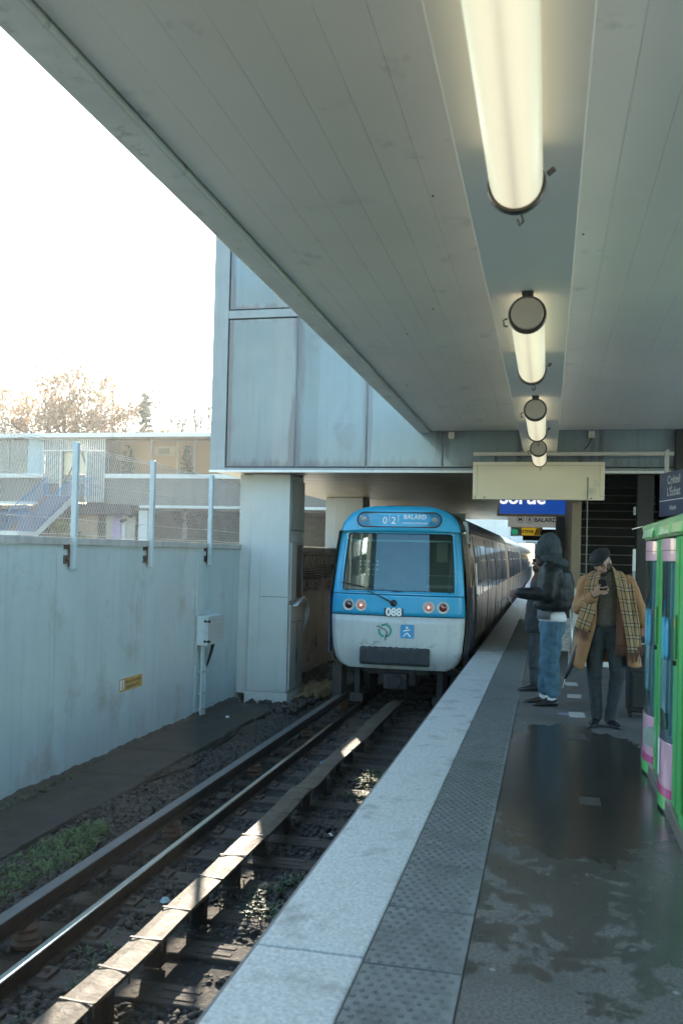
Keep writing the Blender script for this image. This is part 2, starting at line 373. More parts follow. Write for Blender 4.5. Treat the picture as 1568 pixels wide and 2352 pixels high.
# sleepers
M_slp = mat('dark_weathered_sleeper', (.06,.05,.04), .85, var=.35, vs=4, bump=.5, bs=25)
M_chair = mat('rusty_rail_chair', (.06,.042,.032), .8, var=.3)
s0 = None; SLJ = [random.uniform(-.03,.03) for _ in range(34)]
for i in range(34):
    y = 1.6+i*.62+SLJ[i]
    if s0 is None:
        s0 = empty('sleeper', (0,y,0))
        obj('timber', MB().box(-3.75,-1.28,-.125,.125,-1.32,-1.132), M_slp, s0, .012)
        for x in (-3.19, -1.755):
            for q in (-1,1):
                xa = x+q*.108; b = MB(); b.box(xa-.042,xa+.042,-.08,.08,-1.1315,-1.105); b.cyl((xa,0,-1.106),(xa,0,-1.075),.02,8); obj('rail_chair', b, M_chair, s0)
        b = MB(); b.box(-2.30,-2.05,-.07,-.03,-1.1318,-1.127); obj('slot_plate', b, M_chair, s0); b = MB(); b.box(-2.30,-2.05,.03,.07,-1.1318,-1.127); obj('slot_plate', b, M_chair, s0)
        o = s0
    else:
        o = copy_tree(s0); o.location.y = y
    tag(o, 'dark weathered sleeper across the track between dusty ballast stones', 'sleeper', 'sleepers under the track')
# wooden cover boards with ties
M_board = mat('grey_brown_cover_board', (.115,.095,.07), .6, var=.22, vs=5, streak=.1, bump=.25, bs=30, spec=.14)
M_tie = mat('dull_strap', (.10,.09,.075), .6, metal=.0, var=.2)
e = empty('track_cover', (-2.5,0,-1.14))
ys = np.arange(2.4, 15.6, .12); b = MB(); rings = []
def bz(y): return .235+.006*math.sin(y*1.9)+.004*math.sin(y*4.3+1)+(.03*math.exp(-((y-9.2)/.25)**2))
def bx(y): return .006*math.sin(y*1.1)+.004*math.sin(y*2.7)
for y in ys:
    tl = .006*math.sin(y*1.3)
    rings.append([(bx(y)-.098, y, bz(y)-tl-.035),(bx(y)+.098, y, bz(y)+tl-.035),(bx(y)+.102, y, bz(y)+tl-.004),(bx(y)+.03, y, bz(y)+.004),(bx(y)-.03, y, bz(y)+.004),(bx(y)-.102, y, bz(y)-tl-.004)])
b.loft(rings); obj('board', b, M_board, e)
for y in (3.0,3.55,4.15,4.62,5.05,5.5,6.0,6.65,7.15,7.7,8.5,8.95,9.35,10.4,11.4,12.4):
    x = bx(y); z = bz(y); sk_ = random.uniform(-.04,.04)
    b = MB(); b.loft([[(x+a, y+sk_*a*8+q, z+hh) for q, hh in ((-.009,.003),(.009,.003),(.009,.007+.006*abs(a)*4),(-.009,.007+.006*abs(a)*4))] for a in (-.107,-.05,0,.05,.107)])
    b.box(x-.110,x-.104,y-.009-sk_*.85,y+.009-sk_*.85,z-.07,z+.006); b.box(x+.104,x+.110,y-.009+sk_*.85,y+.009+sk_*.85,z-.07,z+.006)
    obj('strap', b, M_tie, e)
for i in range(18): obj('support', MB().box(-.06,.06,2.6+i*.75,2.7+i*.75,0,.19), M_rail, e)
tag(e, 'long strapped cover board lying between the rails, sunlit in patches', 'cover board')

# ballast (uncountable)
def stones(name, n, xr, yr, zf, m, smin=.02, smax=.045, keep=None):
    ico = [(-.526,0,.851),(.526,0,.851),(-.526,0,-.851),(.526,0,-.851),(0,.851,.526),(0,.851,-.526),(0,-.851,.526),(0,-.851,-.526),(.851,.526,0),(-.851,.526,0),(.851,-.526,0),(-.851,-.526,0)]
    tri = [(0,4,1),(0,9,4),(9,5,4),(4,5,8),(4,8,1),(8,10,1),(8,3,10),(5,3,8),(5,2,3),(2,7,3),(7,10,3),(7,6,10),(7,11,6),(11,0,6),(0,1,6),(6,1,10),(9,0,11),(9,11,2),(9,2,5),(7,2,11)]
    base = np.array(ico); T = np.array(tri)
    V = []; Fc = []; k = 0
    xs = RNG.uniform(*xr, n); yy = RNG.uniform(*yr, n)
    for i in range(n):
        x, y = xs[i], yy[i]
        if keep and not keep(x, y): continue
        s = RNG.uniform(smin, smax)*np.array([RNG.uniform(.7,1.3), RNG.uniform(.7,1.3), RNG.uniform(.5,.95)])
        p = base*(1+RNG.uniform(-.28,.28,(12,1)))*s
        a, b2 = RNG.uniform(0, 2*PI), RNG.uniform(-.6,.6); ca, sa, cb, sb = math.cos(a), math.sin(a), math.cos(b2), math.sin(b2)
        p = p@np.array([[1,0,0],[0,cb,-sb],[0,sb,cb]])@np.array([[ca,-sa,0],[sa,ca,0],[0,0,1]])
        V.append(p+np.array([x, y, zf(x, y)+RNG.uniform(-.015,.012)])); Fc.append(T+12*k); k += 1
    V = np.concatenate(V); Fc = np.concatenate(Fc)
    me = bpy.data.meshes.new(name); me.vertices.add(len(V)); me.vertices.foreach_set('co', V.ravel())
    me.loops.add(Fc.size); me.loops.foreach_set('vertex_index', Fc.ravel().astype(np.int32))
    me.polygons.add(len(Fc)); me.polygons.foreach_set('loop_start', np.arange(0, Fc.size, 3, dtype=np.int32))
    me.update(calc_edges=True); me.validate(); me.materials.append(m); o = bpy.data.objects.new(name, me); C.objects.link(o); return o
def stone_mat():
    m = mat('ballast_stone', (.050,.047,.041), .85, var=.5, vs=14, bump=.4, bs=60); return m
M_stone = stone_mat()
def zball(x, y): return -1.165+.03*math.sin(x*5+y*.7)*.5 + (.06 if x < -3.55 else 0) + (.015*math.sin(y*3))
SLY = np.array([1.6+i*.62+SLJ[i] for i in range(34)])
def offsl(x, y):
    if x < -3.62 or np.abs(SLY-y).min() > .125: return True
    return RNG.random() < (.14 if x > -2.4 else .3)
stuff(stones('ballast', 27000, (-4.52,-1.25), (3.2,14.5), zball, M_stone, .016, .038, offsl))
stuff(stones('ballast', 3500, (-5.2,-1.3), (14.5,23), lambda x,y: -1.16+(.1 if x<-4.1 else 0), M_stone, .03, .06))

# weeds on the ballast and dry grass by the pillar
def tufts(name, n, cx, cy, rx, ry, z, h, m, blades=9, spread=.05):
    b = MB()
    for i in range(n):
        a = random.uniform(0,2*PI); q = math.sqrt(random.random()); x = cx+rx*q*math.cos(a); y = cy+ry*q*math.sin(a)
        for k in range(blades):
            t = random.uniform(0,2*PI); l = h*random.uniform(.5,1.2); s = random.uniform(.4,1.2)*spread; wv = random.uniform(.004,.011)
            d = Vector((math.cos(t),math.sin(t),0)); p = Vector((x,y,z))+d*.01; sd_ = Vector((-d.y,d.x,0))*wv
            mid = p+d*s*.5+Vector((0,0,l*.7)); tip = p+d*s*1.3+Vector((0,0,l*random.uniform(.7,1)))
            b.add([p-sd_*.5,p+sd_*.5,mid+sd_,mid-sd_,tip], [(0,1,2,3),(3,2,4)])
    return stuff(obj(name, b, m, fixn=False))
M_weed = mat('fresh_green_weed', (.07,.13,.04), .6, var=.4, vs=9)
M_weed2 = mat('dark_green_weed', (.04,.085,.04), .6, var=.4, vs=9)
tufts('weeds', 210, -4.18, 7.15, .26, 1.05, -1.12, .085, M_weed, 10, .06)
tufts('weeds', 60, -4.1, 5.6, .3, .7, -1.12, .06, M_weed, 8, .05)
tufts('weeds', 45, -2.0, 6.9, .25, .5, -1.14, .07, M_weed2, 8, .06)
tufts('weeds', 35, -2.85, 5.6, .2, 1.6, -1.15, .05, M_weed2, 7, .05)
tufts('weeds', 26, -2.0, 10.6, .25, .8, -1.14, .07, M_weed, 7, .05)
tufts('weeds', 60, -5.35, 8.4, .08, 1.4, -1.05, .05, M_weed2, 7, .04)
M_dry = mat('dry_straw_grass', (.30,.23,.12), .7, var=.3, vs=9)
tufts('dry_grass', 90, -4.3, 16.7, .35, .7, -1.08, .22, M_dry, 9, .12)
b = MB(); b.tube([(-4.55,15.7,-1.05),(-4.3,16.1,-.98),(-4.05,16.3,-.9),(-3.8,16.9,-.72)], [.02,.018,.015,.008], 7); b.tube([(-4.3,16.1,-.98),(-4.25,16.5,-.8)], [.01,.005], 5)
tag(obj('fallen_branch', b, M_dry), 'pale fallen branch on the dry grass beside the train', 'branch')
# black cable snaking along the path edge
M_cable = mat('black_cable', (.014,.014,.015), .8, spec=.2)
b = MB(); b.tube([(-4.42+.10*math.sin(y*1.3)+.05*math.sin(y*3.1), y, -1.085+.02*math.sin(y*2)) for y in np.arange(4.5,17.5,.15)], .016, 7)
tag(obj('cable', b, M_cable, smooth=True), 'black cable snaking along the ballast beside the dark path', 'cable')
# litter
M_blue = mat('blue_plastic', (.10,.32,.55), .4); M_wht = mat('white_paper', (.72,.74,.74), .6, var=.08)
def scrap(name, x, y, z, s, m, lab, sd):
    random.seed(sd); b = MB(); b.ell((0,0,s*.3), (s, s*.7, s*.35), (0,0,sd), 9, 6)
    b.v = [(p[0]*random.uniform(.7,1.3), p[1]*random.uniform(.7,1.3), max(0,p[2]*random.uniform(.4,1.6))) for p in b.v]
    o = obj(name, b, m); o.location = (x,y,z); tag(o, lab, 'litter')
scrap('plastic_scrap', -2.75, 8.75, -1.12, .05, M_blue, 'small blue plastic scrap left of the cover board', 3)
scrap('plastic_scrap', -2.85, 6.6, -1.12, .045, mat('pale_blue_plastic', (.42,.6,.66), .4), 'pale blue crumpled wrapper beside the middle of the cover board', 4)
scrap('plastic_scrap', -2.78, 11.4, -1.12, .06, M_blue, 'blue plastic scrap by the far end of the cover board', 5)
scrap('paper_ball', -4.9, 13.6, -1.03, .04, M_wht, 'white crumpled paper ball on the dark path near the pillar', 6)
scrap('pale_stone', -2.2, 7.1, -1.12, .05, mat('tan_stone', (.35,.28,.2), .8), 'tan round stone right of the cover board', 7)
scrap('bright_scrap', -2.0, 8.55, -1.12, .05, mat('foil', (.8,.8,.78), .2, metal=.8), 'bright foil scrap lying on a sleeper', 8)
random.seed(11)

# ================================================================== LEFT WALL, FENCE
def wall_thing():
    e = empty('retaining_wall', (-5.45,8,-1.4))
    b = MB(); y = -14.
    k = 0
    while y < 16.2:
        wd = 2.12; b.box(-.35+0.004*((k*7)%3-1), 0.004*((k*5)%3-1), y-8, y+wd-.018-8, 0, 3.05); y += wd; k += 1
    obj('panel', b, M_wallpaint, e, .006)
    b = MB(); b.box(-.36,-.012,-22,8.4,.2,2.9); obj('joint_filler', b, M_coping, e)
    b = MB(); y = -14.
    while y < 16.2:
        b.box(-.40,.035,y-8,y+2.95-8,3.053,3.14); y += 2.957
    obj('coping', b, M_coping, e, .006)
    tag(e, 'pale blue-grey concrete retaining wall along the track with a grey coping', 'wall')
wall_thing()
M_grime = mat('black_grime', (.03,.03,.028), .95, var=.4)
# grime at the wall foot is part of the soil bank
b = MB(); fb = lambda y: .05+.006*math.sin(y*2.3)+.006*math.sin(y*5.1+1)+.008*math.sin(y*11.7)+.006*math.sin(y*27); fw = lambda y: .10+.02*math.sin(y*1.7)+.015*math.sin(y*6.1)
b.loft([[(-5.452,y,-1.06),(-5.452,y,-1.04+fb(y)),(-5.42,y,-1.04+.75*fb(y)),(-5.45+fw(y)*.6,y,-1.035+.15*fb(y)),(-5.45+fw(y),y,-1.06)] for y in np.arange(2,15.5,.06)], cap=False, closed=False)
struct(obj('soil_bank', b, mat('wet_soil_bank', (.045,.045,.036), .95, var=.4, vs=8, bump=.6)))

POSTS = [7.45, 9.59, 11.70, 13.95, 16.16]
e = empty('wire_fence', (-5.40,12,1.4))
M_wire = mat('galvanised_wire', (.50,.50,.47), .4, metal=.6, var=.2)
b = MB(); y0, y1, z0, z1 = 5.3, 16.16, 1.75, 2.82; hgt = z1-z0; sp = .062; ratio = .62
i = 0
def wire(bb, p, q, r=.0016):
    bb.tube([p, q], r, 3, cap=False)
y = y0-hgt
while y < y1:
    for sgn in (1,-1):
        a = [y, z0] if sgn > 0 else [y, z1]; c_ = [y+hgt*ratio, z1] if sgn > 0 else [y+hgt*ratio, z0]
        # clip to range
        def clip(a, c_):
            (ya,za),(yb,zb) = a, c_
            if yb <= y0 or ya >= y1: return None
            if ya < y0: za = za+(zb-za)*(y0-ya)/(yb-ya); ya = y0
            if yb > y1: zb = za+(zb-za)*(y1-ya)/(yb-ya); yb = y1
            return (ya,za),(yb,zb)
        cc = clip(a, c_)
        if cc: wire(b, (-.05, cc[0][0]-12, cc[0][1]-1.4), (-.05+.003*sgn, cc[1][0]-12, cc[1][1]-1.4))
    y += sp
obj('mesh_netting', b, M_wire, e, fixn=False)
for z in (2.86,2.835,2.81,2.40,1.96,1.78):
    b = MB(); pts = []
    for k in range(len(POSTS)-1):
        for t in np.linspace(0,1,7)[:-1]:
            pts.append((-.045, POSTS[k]+(POSTS[k+1]-POSTS[k])*t-12, z-1.4-.03*math.sin(PI*t)*(1 if z > 2.7 else .4)))
    pts.append((-.045, POSTS[-1]-12, z-1.4)); b.tube(pts, .003, 4, cap=False); obj('strand', b, M_wire, e, fixn=False)
for k, y in enumerate(POSTS):
    b = MB(); b.box(-.033,.033,y-12-.033,y-12+.033,-.03,1.46)
    p = obj('post', b, M_postpaint, e, .008)
    b = MB(); b.box(-.055,-.034,y-12-.14,y-12-.035,.03,.13); b.box(-.055,-.034,y-12-.14,y-12-.035,.20,.30); 
    b.cyl((-.04,y-12-.1,.08),(-.01,y-12-.1,.08),.015,8); b.cyl((-.04,y-12-.1,.25),(-.01,y-12-.1,.25),.015,8); b.cyl((-.03,y-12-.05,.0),(-.03,y-12-.05,.32),.012,8)
    obj('bracket', b, M_rail, p)
tag(e, 'wire mesh fence on pale blue posts bolted to the retaining wall', 'fence')

struct(obj('bounce_bank', MB().box(-60,-5.9,-40,43,-1.2,1.15), mat('pale_bounce_ground', (.55,.50,.38), .9, var=.2, vs=.8)))  # unseen raised ground, added pale to bounce sun onto the footbridge soffit
# junction box on the wall
M_jbox = mat('pale_blue_enclosure', (.50,.58,.60), .5, var=.1, vs=6, streak=.1)
M_jgrey = mat('grey_enclosure_door', (.36,.40,.41), .5, var=.1, vs=6)
e = empty('junction_box', (-5.45,13.95,.10))
obj('body', MB().box(.02,.20,-.42,.30,0,.47), M_jbox, e, .01)
d = MB(); d.box(.203,.225,-.40,.28,.01,.46); d.box(.226,.236,-.38,.26,.12,.14); d.box(.226,.236,-.38,.26,.33,.35)
obj('door', d, M_jgrey, e, .006)
for z in (.07,.39): 
    h = MB(); h.cyl((.17,-.44,z),(.26,-.44,z),.022,10); h.box(.16,.26,-.46,-.42,z-.012,z+.012); obj('hinge', h, M_rail, e)
b = MB(); b.cyl((.21,-.445,0),(.21,-.445,.47),.016,8); obj('hinge_rod', b, M_jbox, e)
for dy, z1_ in ((-.26,0),(-.18,-.02),(-.10,-.35)):
    obj('conduit', MB().cyl((.06,dy,-1.15),(.06,dy,z1_),.022,10), M_postpaint, e, smooth=False)
for z in (-.45,-.8,-1.05): obj('clip', MB().box(.02,.095,-.30,-.07,z,z+.025), M_galv, e)
b = MB()
for k in range(4): b.tube([(.12,.02+k*.04,0),(.11,0+k*.03,-.12),(.08,-.05+.02*k,-.3),(.05,-.08,-.45)], .010, 6)
obj('cable', b, M_cable, e); b = MB(); b.tube([(.03,-.44,.02),(.03,-.46,-.04),(.03,-.42,-.10),(.03,-.40,-.16)], .012, 6); obj('cable', b, M_postpaint, e)
tag(e, 'pale blue junction box on the wall with two conduits running down', 'junction box')

# yellow warning plate
M_yel = mat('faded_yellow_plate', (.50,.30,.06), .55, var=.15, vs=10, dirt=(.3,.2,.07), dirt_amt=.3)
e = empty('warning_plate', (-5.445,11.28,-.19))
obj('plate', MB().box(0,.006,-.34,.34,-.085,.085), M_yel, e, .003)
obj('pictogram_field', MB().box(.006,.0085,-.325,-.22,-.055,.065), M_wht, e)
b = MB(); b.tube([(.0095,-.25,.05),(.0095,-.29,.03),(.0095,-.26,.0),(.0095,-.30,-.03),(.0095,-.25,-.045)], .007, 5); obj('pictogram', b, M_black, e)
M_dkbrown = mat('dark_lettering', (.10,.06,.03), .6)
rotX = lambda x,y,z: Matrix.Translation((x,y,z)) @ Matrix.Rotation(PI/2, 4, 'Z') @ Matrix.Rotation(PI/2, 4, 'X')
text('lettering', 'En cas d\'accident\nappeler le PCC', .068, M_dkbrown, rotX(.0075,.06,.0), e, .001)
tag(e, 'faded yellow warning plate with dark lettering low on the wall', 'sign')

# ================================================================== PILLARS and FOOTBRIDGE
M_pil = mat('pale_painted_pillar', (.46,.50,.50), .62, var=.07, vs=1.3, streak=.10, bump=.12, bs=40, dirt=(.40,.40,.38), dirt_amt=.1, dirt_s=2)
M_cab = mat('grey_cabinet_paint', (.34,.36,.35), .55, var=.12, vs=3, streak=.15)
def pillar(y, label, full):
    e = empty('pillar', (-4.85,y,-1.05))
    def tap(b, x0b, x1b, x0t, x1t, y0, y1, z0, z1):
        b.add([(x0b,y0,z0),(x1b,y0,z0),(x1b,y1,z0),(x0b,y1,z0),(x0t,y0,z1),(x1t,y0,z1),(x1t,y1,z1),(x0t,y1,z1)], [(3,2,1,0),(4,5,6,7),(0,1,5,4),(1,2,6,5),(2,3,7,6),(3,0,4,7)])
    b = MB(); tap(b, -.39,.35,-.36,.335,0,.95,.16,4.07); obj('shaft', b, M_pil, e, .012)
    b = MB(); tap(b, -.60,-.40,-.62,-.37,.06,1.0,.1,4.06); obj('rear_slab', b, M_pil, e, .01)
    b = MB(); tap(b, -.165,.36,-.165,.345,-.012,-.003,.2,4.05); obj('front_panel', b, M_pil, e, .004)
    obj('joint', MB().box(-.165,.35,-.015,-.0125,1.86,1.868), M_darkgap, e)
    obj('plinth', MB().box(-.42,.385,-.035,.98,-.1,.155), M_pil, e, .015)
    if full:
        c = MB(); c.box(.352,.395,.05,.93,.2,1.72); obj('lower_cabinet', c, M_cab, e, .008)
        c = MB(); c.box(.396,.399,.10,.88,1.40,1.408); c.box(.396,.41,.46,.49,.62,.9); c.box(.396,.402,.48,.488,.3,1.38); obj('cabinet_trim', c, M_darkgap, e)
        c = MB(); c.box(.340,.362,.05,.93,1.76,2.86); c.box(.363,.395,.05,.38,1.8,2.84); obj('middle_cabinet', c, M_cab, e, .006)
        c = MB(); c.box(.364,.372,.42,.82,1.83,2.80); obj('open_slot', c, M_black, e)
        c = MB(); c.box(.338,.365,.1,.9,3.08,3.98); c.box(.366,.370,.49,.5,3.1,3.96); obj('upper_hatch', c, M_cab, e, .006)
        c = MB(); c.box(.3655,.3685,.1,.9,3.06,3.075); c.box(.3655,.3685,.085,.098,3.06,3.98); c.box(.3655,.3685,.902,.915,3.06,3.98); obj('hatch_trim', c, M_darkgap, e)
        hs = MB()
        for k in range(4): hs.tube([(.40+.02*k, .2,1.70),(.42+.03*k,.5,1.80+.02*k),(.44+.025*k,.85,1.74),(.43+.02*k,.95,1.5),(.40,.93,1.28-.03*k)], .017, 7)
        obj('hose', hs, M_galv, e, smooth=True)
    return tag(e, label, 'pillar', 'pillars carrying the footbridge')
pillar(15.5, 'near pale pillar with grey cabinets on its side beside the retaining wall', True)
pillar(22.0, 'pale pillar half hidden behind the left side of the train', False)
pillar(28.5, 'farthest pale pillar, just left of the train roof', False)
# wall between the pillars with wiring
e = empty('back_wall', (-5.2,19,-1.1))
M_tanwall = mat('cream_rough_wall', (.72,.66,.54), .8, var=.10, vs=1.4, streak=.18, bump=.3, dirt=(.22,.2,.16), dirt_amt=.18, dirt_s=1.2)
obj('panel', MB().box(-.3,0,-2.5,30,0,2.72), M_tanwall, e, .01)
obj('coping', MB().box(-.33,.05,-2.5,3.3,2.722,2.84), M_coping, e, .02)
tag(e, 'cream rough wall behind the pillar carrying bundles of wiring', 'wall')
e = empty('cable_rack', (-5.2,20.4,.75)); b = MB(); random.seed(5)
for k in range(12):
    y = -1.5+k*.26
    b.tube([(.04,y,.0+random.uniform(-.05,.1)),(.05,y,.45),(.04,y+random.choice((0,.05)),.9+random.uniform(-.1,.02))], .010, 5)
for k in range(4): b.tube([(.05,-1.7,.05+.25*k),(.06,0,.05+.25*k+random.uniform(-.02,.02)),(.05,1.5,.05+.25*k)], .012, 5)
for k in range(26):
    y = random.uniform(-1.5,1.4); z = random.choice((.02,.27,.52,.77)); b.tube([(.05,y,z),(.07,y+.09,z-.02),(.06,y+.12,z+.18)], .009, 5)
obj('bracket_frame', b, M_rail, e)
b = MB()
for k in range(5): b.tube([(.07,-1.6,.3+.05*k),(.09,-.4,.28+.06*k),(.10,.8,.36+.04*k),(.5,1.7,.55+.02*k)], .014, 6)
for k in range(3): b.tube([(.09,1.0+.07*k,.6),(.1,1.1+.07*k,.3),(.12,1.3,.05),(.2,1.6,-.1-.05*k)], .02, 6)
obj('cable', b, M_cable, e); tag(e, 'tangle of brackets and black cables fixed to the cream wall', 'cable rack')
t = obj('sticker', MB().box(0,.004,-.12,.12,-.13,.13), M_yel); t.location = (-5.198,18.95,.02); tag(t, 'small orange-yellow sticker on the cream wall beside the pillar', 'sticker')

# footbridge box
e = empty('footbridge', (-1,15,3.03))
XL, XR, ZT = -4.85, 7.0, 4.6
joints = [-4.56,-3.30,-2.04,-.74,.55,1.8,3.1,4.4,5.7,7.0]
for i in range(len(joints)-1):
    for z0_, z1_ in ((.06,2.68),(2.84,4.5)):
        obj('cladding_panel', MB().box(joints[i]+.012,joints[i+1]-.012,.02,.06,z0_+.012,z1_-.012), M_panel, e, .006)
b = MB(); b.box(XL,XL+.28,.0,.10,0,ZT); b.box(XL+.282,XR,.004,.10,2.69,2.83); b.box(XL+.282,XR,.0,.12,0,.055); b.box(XL+.282,XR,.0,.1,4.51,ZT)
for j in joints[1:-1]: b.box(j-.006,j+.006,.016,.06,.06,4.5)
obj('frame', b, M_frame, e, .004)
b = MB()
for j in joints[1:4]:
    for z in (.9,1.9,3.6): b.ell((j,.014,z),(.012,.006,.012),n=8,m=6)
for j in np.arange(XL+.5,0,.45): b.ell((j,.003,2.76),(.012,.006,.012),n=8,m=6)
obj('rivets', b, M_frame, e)
b = MB(); b.box(XL,XL+.02,.1,20,0,ZT); b.box(XL,XR,19.98,20.1,0,ZT); b.box(XL,XR,.1,20,ZT-.02,ZT); b.box(XR-.05,XR,.1,20,-3,ZT); b.box(XL+.03,XR,.2,.24,.1,ZT-.1)
obj('shell', b, M_frame, e)
b = MB()
for i in range(98):
    y = .13+i*.203
    x1 = XR if y < .5 or y > 6.6 else 1.52
    b.box(XL+.03, x1, y, y+.197, -.005+.0015*((i*7)%3), .03)
obj('soffit_board', b, M_soff, e, .004)
obj('soffit_backing', MB().box(XL+.03,1.52,.12,20,.034,.05), M_darkgap, e)
obj('drip_edge', MB().box(XL,XR,-.03,.0,-.03,.012), M_lip, e, .004)
tag(e, 'blue-grey panelled footbridge crossing above the train', 'footbridge')

# ================================================================== CANOPY
e = empty('canopy', (0,0,3.7))
b = MB()
x = -1.93
while x < 4.6:
    b.box(x, x+.205-.0015, -12, 14.97, 0, .03); x += .205
obj('soffit_board', b, M_ceil, e)
obj('soffit_backing', MB().box(-1.93,4.7,-12,14.97,.033,.05), mat('grey_joint', (.76,.72,.62), .8), e)
b = MB(); b.box(-2.14,-1.95,-12,14.98,-.03,.05); b.box(-2.14,-2.10,-12,14.98,.05,.42); obj('edge_trim', b, M_lip, e, .012)
obj('roof', MB().box(-2.1,4.7,-12,14.97,.06,.40), M_frame, e)
b = MB(); b.box(-.402,.112,-12,14.9,-.40,-.002); obj('lamp_band', b, M_ceilband, e, .006)
b = MB()
for k in range(9): b.ell((random.uniform(-1.9,2.0), random.uniform(2.4,11), -.002), (.008,.012,.004), n=6, m=4)
obj('insect_spots', b, M_darkgap, e)
tag(e, 'low grey boarded platform canopy with a pale edge trim', 'canopy')

# tube lamps
def lampmat():
    m = mat('lit_cream_diffuser', (.85,.80,.62), .35, var=.02, emis=.2, ecol=(1,.88,.62)); n = m.node_tree.nodes; L = m.node_tree.links; b = n['Principled BSDF']
    tc = n.new('ShaderNodeTexCoord'); sp = n.new('ShaderNodeSeparateXYZ'); L.new(tc.outputs['Object'], sp.inputs[0])
    # two tubes inside: the diffuser glows most where it lies closest to them, least at its flanks
    a = n.new('ShaderNodeMath'); a.operation = 'ABSOLUTE'; L.new(sp.outputs[0], a.inputs[0])
    cr = n.new('ShaderNodeValToRGB'); L.new(a.outputs[0], cr.inputs[0]); el = cr.color_ramp.elements
    el[0].position = 0; el[0].color = (.72,.72,.72,1); el[1].position = .112; el[1].color = (.22,.22,.22,1)
    for p, v in ((.025,.95),(.05,.92),(.08,.66)): q = el.new(p); q.color = (v,v,v,1)
    k = n.new('ShaderNodeMath'); k.operation = 'MULTIPLY'; k.inputs[1].default_value = .15; L.new(cr.outputs[0], k.inputs[0]); L.new(k.outputs[0], b.inputs['Emission Strength']); return m
M_lamp = lampmat()
M_cap = mat('brown_grey_lamp_cap', (.36,.30,.24), .5, var=.1)
M_ring = mat('dark_bronze_ring', (.07,.06,.05), .4, metal=.5, var=.2)
l0 = None
labs = ['largest cream tube lamp overhead, running out of the top of the picture', 'second cream tube lamp from the top, with its whole round end cap showing', 'third cream tube lamp along the ceiling, before the last one', 'farthest cream tube lamp, its lower end just above the blank hanging sign']
for k, y in enumerate((1.95, 5.70, 9.45, 12.85)):
    ln = 1.82 if k < 3 else 1.6
    if k in (0, 3):
        l0 = empty('tube_lamp', (-.153,y,3.155))
        obj('diffuser', MB().lathe([(.06,.05),(.106,.05),(.106,ln-.12),(.102,ln-.06),(.09,ln-.02),(.05,ln-.003)], (0,0,0), 'y', 32), M_lamp, l0, smooth=True)
        obj('end_cap', MB().lathe([(.02,.0),(.095,-.004),(.100,.008),(.100,.03)], (0,0,0), 'y', 32), M_cap, l0)
        for yy in (.03, ln-.06):
            b = MB(); b.lathe([(.100,-.012),(.115,-.016),(.119,0),(.119,.02),(.115,.032),(.107,.034)], (0,yy,0), 'y', 32)
            r_ = obj('clamp_ring', b, M_ring, l0, smooth=False)
            b = MB(); b.box(-.035,.035,yy-.02,yy+.03,.12,.152); obj('mount', b, M_black, l0)
        b = MB(); b.cyl((.125,ln-.07,.03),(.15,ln-.07,.05),.012,8); obj('latch', b, M_ring, l0); b = MB(); b.tube([(.02,ln-.05,-.12),(.03,ln-.05,-.15),(.015,ln-.05,-.165),(.005,ln-.05,-.14)], .006, 6); obj('latch', b, M_ring, l0); b = MB(); b.tube([(-.12,.0,-.03),(-.145,.0,-.04),(-.14,.0,-.075),(-.118,.0,-.08)], .006, 6)
        obj('latch', b, M_ring, l0); o = l0
    else:
        o = copy_tree([x for x in C.objects if x.name == 'tube_lamp'][0]); o.location = (-.153,y,3.155)
    tag(o, labs[k], 'lamp', 'tube lamps along the canopy')

# wall boxes on the fascia above
for x, lab in ((-1.59,'small cream box on the fascia left of the lamps'),(.65,'small cream box on the fascia right of the lamps, with a cable below')):
    e = empty('ceiling_box', (x,14.99,3.62)); obj('casing', MB().box(-.05,.05,-.06,0,-.055,.055), mat('cream_plastic', (.60,.57,.45), .5), e, .008)
    obj('screw', MB().lathe([(.001,-.064),(.008,-.064),(.008,-.058),(.001,-.058)], (0,0,-.02), 'y', 8), M_black, e)
    if x > 0:
        b = MB(); b.tube([(0,-.03,-.05),(-.02,-.1,-.12),(-.06,-.25,-.2),(-.12,-.38,-.27)], .008, 6); obj('cable', b, M_cable, e)
    tag(e, lab, 'box', 'boxes on the fascia')

# ================================================================== HANGING SIGNS
M_alu = mat('cream_sign_casing', (.68,.60,.43), .45, var=.06, vs=2)
M_alu2 = mat('grey_metal_bar', (.42,.39,.33), .4, metal=.4, var=.1)
M_blank = mat('blank_cream_panel', (.68,.59,.41), .4, var=.06, vs=1.5, dirt=(.45,.4,.3), dirt_amt=.12)
e = empty('hanging_sign', (-.175,14.6,2.545))
obj('frame', (lambda b: [b.box(-1.02,1.02,0,.12,0,.055), b.box(-1.02,1.02,0,.12,.545,.60), b.box(-1.02,-.955,.0,.12,.056,.544), b.box(.955,1.02,0,.12,.056,.544), b][-1])(MB()), M_alu, e, .006)
obj('blank_panel', MB().box(-.954,.954,.012,.10,.056,.544), M_blank, e)
b = MB()
for x in (-.98,-.83,.82): b.ell((x,-.002,.03),(.012,.006,.012),n=8,m=6)
obj('screw', b, M_black, e)
obj('bar', MB().box(-1.02,2.04,.02,.08,.70,.76), M_alu2, e, .004)
for x in (-.66,.65): obj('hanger', MB().box(x-.025,x+.025,.03,.07,.60,.70), M_ring, e)
obj('bar_post', MB().box(1.93,1.97,.03,.07,.1,.80), M_alu2, e)
tag(e, 'blank cream back of a hanging sign under a long metal bar', 'sign')

